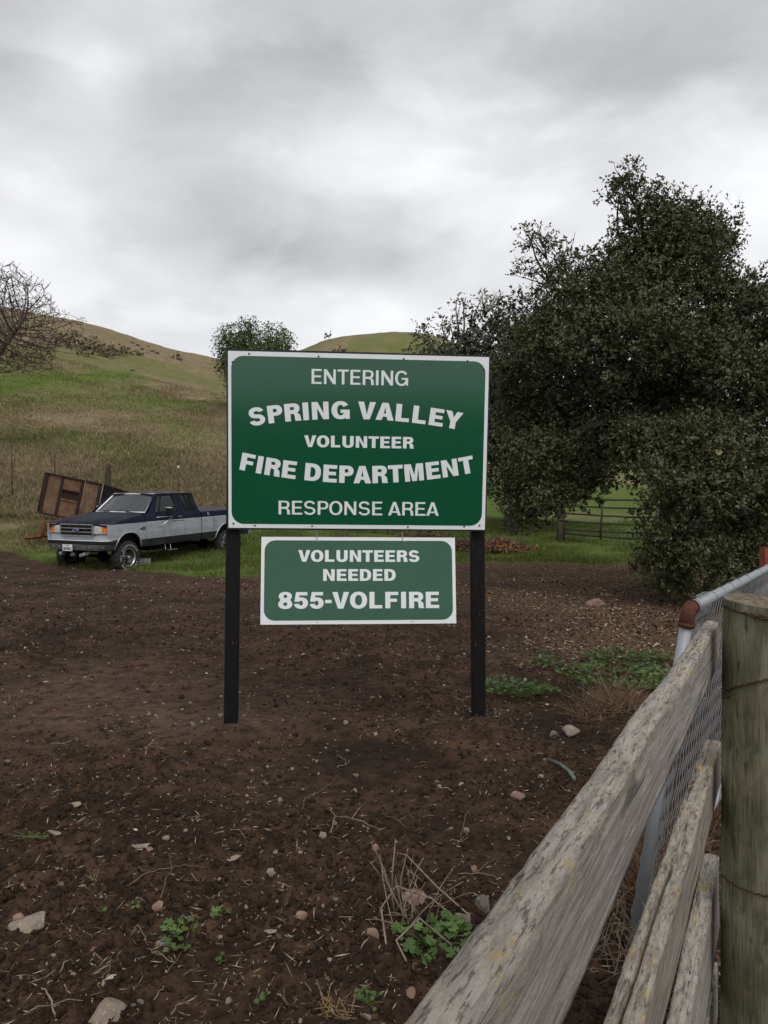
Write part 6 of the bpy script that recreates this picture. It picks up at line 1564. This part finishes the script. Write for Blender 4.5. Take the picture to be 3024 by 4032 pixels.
    a = on(1545, 3600) - p; mb.tube([a, a + Vector((.0, .02, .15)), a + Vector((.012, .0, .29))], [.004, .0035, .002], 6); a = on(1560, 3610) - p; mb.tube([a, a + Vector((.02, .02, .14)), a + Vector((.045, .0, .26))], [.003, .0025, .0015], 6)
    st = mb.build('main_stem', M_STICKP, o)
    dead(1325, 3985, 'yellowish dry grass tuft stub near the bottom edge', 34, .075, .16, mat('dry_yellow_stub', (.22, .15, .07), .9, .1), 9, .2, .0022)
    dead(1140, 3960, 'small curled brown weed remains near the bottom edge', 9, .06, .06, M_STICK, 10, .8, .002)
    dead(365, 3470, 'little wisp of dry grass in the left foreground', 12, .05, .03, mat('dry_wisp', (.24, .18, .11), .9, .1), 11, .3, .0014)
    for i, (px, py) in enumerate([(2330, 2830), (2400, 2800), (2460, 2780)]):
        dead(px, py, ('brown matted dry weed left of the others by the fence', 'brown matted dry weed in the middle by the fence', 'brown matted dry weed nearest the fence rail')[i], 110, .26, .5, mat('brown_dry_weed', (.10, .062, .036), .95, .08, noise=(20, (.16, .11, .065), .45, .6)), 20 + i, .7, .0022)
    dead(2440, 2800, 'thin blond dry stems rising above the brown weeds by the fence', 50, .42, .5, mat('blond_stems', (.24, .185, .11), .9, .1), 30, .35, .0018)
    dead(600, 2190, 'pale dry weed stems beside the truck step', 30, .6, .6, mat('pale_stems', (.26, .21, .14), .9, .1), 31, .5, .006) if False else None
    dead(880, 2155, 'dry weed standing in the grass by the truck rear wheel', 26, .55, .5, M_STICKP, 33, .4, .007)
    # undergrowth between the fence rails on the far side
    dead(2440, 3800, 'tangle of dry stems on the ground below the fence rails', 60, .30, .5, M_STICK, 34, .7, .0026)
    dead(2620, 3560, 'rusty brown dry weed pressed against the chain link', 130, .55, .5, mat('rust_brown_weed', (.12, .062, .032), .95, .08, noise=(20, (.19, .12, .07), .45, .6)), 35, .5, .0024)
weeds()
def brush_pile():
    p = on(1640, 2165); root = empty('brush_pile', p, 'long low pile of cut branches and orange dead leaves behind the signs', 'brush pile')
    rr = random.Random(12); mb = MB(); W = 3.1
    hh = lambda x: .55 * (1 - (abs(x) / (W + .3)) ** 3) * (.75 + .25 * math.sin(x * 2.3 + 1))
    for i in range(300):
        x = rr.uniform(-W, W); y = rr.gauss(0, .45); z = hh(x) * rr.random() * math.exp(-y * y * 1.5); L = rr.uniform(.3, 1.3); a = rr.gauss(0, .9); e = rr.gauss(.12, .3)
        d = Vector((math.cos(a) * math.cos(e), math.sin(a) * math.cos(e), math.sin(e))) * (1 if rr.random() < .5 else -1); r = rr.uniform(.005, .018)
        c = Vector((x, y, z)); pts = [c + d * L * (t - .5) + Vector((0, 0, .04 * math.sin(t * 5 + i))) for t in (0, .33, .66, 1)]; pts = [Vector((q.x, q.y, max(q.z, .01 - .0 * q.x))) for q in pts]; mb.tube(pts, [r, r * .85, r * .65, r * .4], 4, cap=False)
        for k in range(2): mb.tube([pts[2], pts[2] + d * .25 + Vector((rr.uniform(-.2, .2), rr.uniform(-.2, .2), rr.uniform(0, .25)))], [r * .5, r * .25], 3, cap=False)
    mb.build('branches', mat('cut_branches', (.10, .075, .058), .9, .12, noise=(8, (.20, .165, .13), .52, .66)), root, fix=False)
    n = 6500; x = R.uniform(-W, W, n); x = np.where(R.random(n) < .45, R.normal(2.35, .45, n), x); y = R.normal(0, .4, n); z = np.array([hh(min(abs(a), W) * np.sign(a)) for a in x]) * R.random(n) ** .7 * np.exp(-y * y * 1.5) * 1.05
    P = np.stack([x, y, np.maximum(z, .01)], 1); D = R.normal(size=(n, 3)); s = .06 + .05 * R.random(n)
    V, F, A = leaf_quads(P, D, s, s * .55, np.clip(np.where(x > 1.6, .82, .35) + .22 * R.normal(size=n), 0, 1))
    np_mesh('dead_leaves', V, F, ramp_mat('pile_leaves', [(0, (.04, .024, .016)), (.5, (.085, .046, .026)), (.8, (.17, .075, .036)), (1, (.26, .14, .07))], rough=.8, spec=.15), root, attrs={'v': A})
brush_pile()
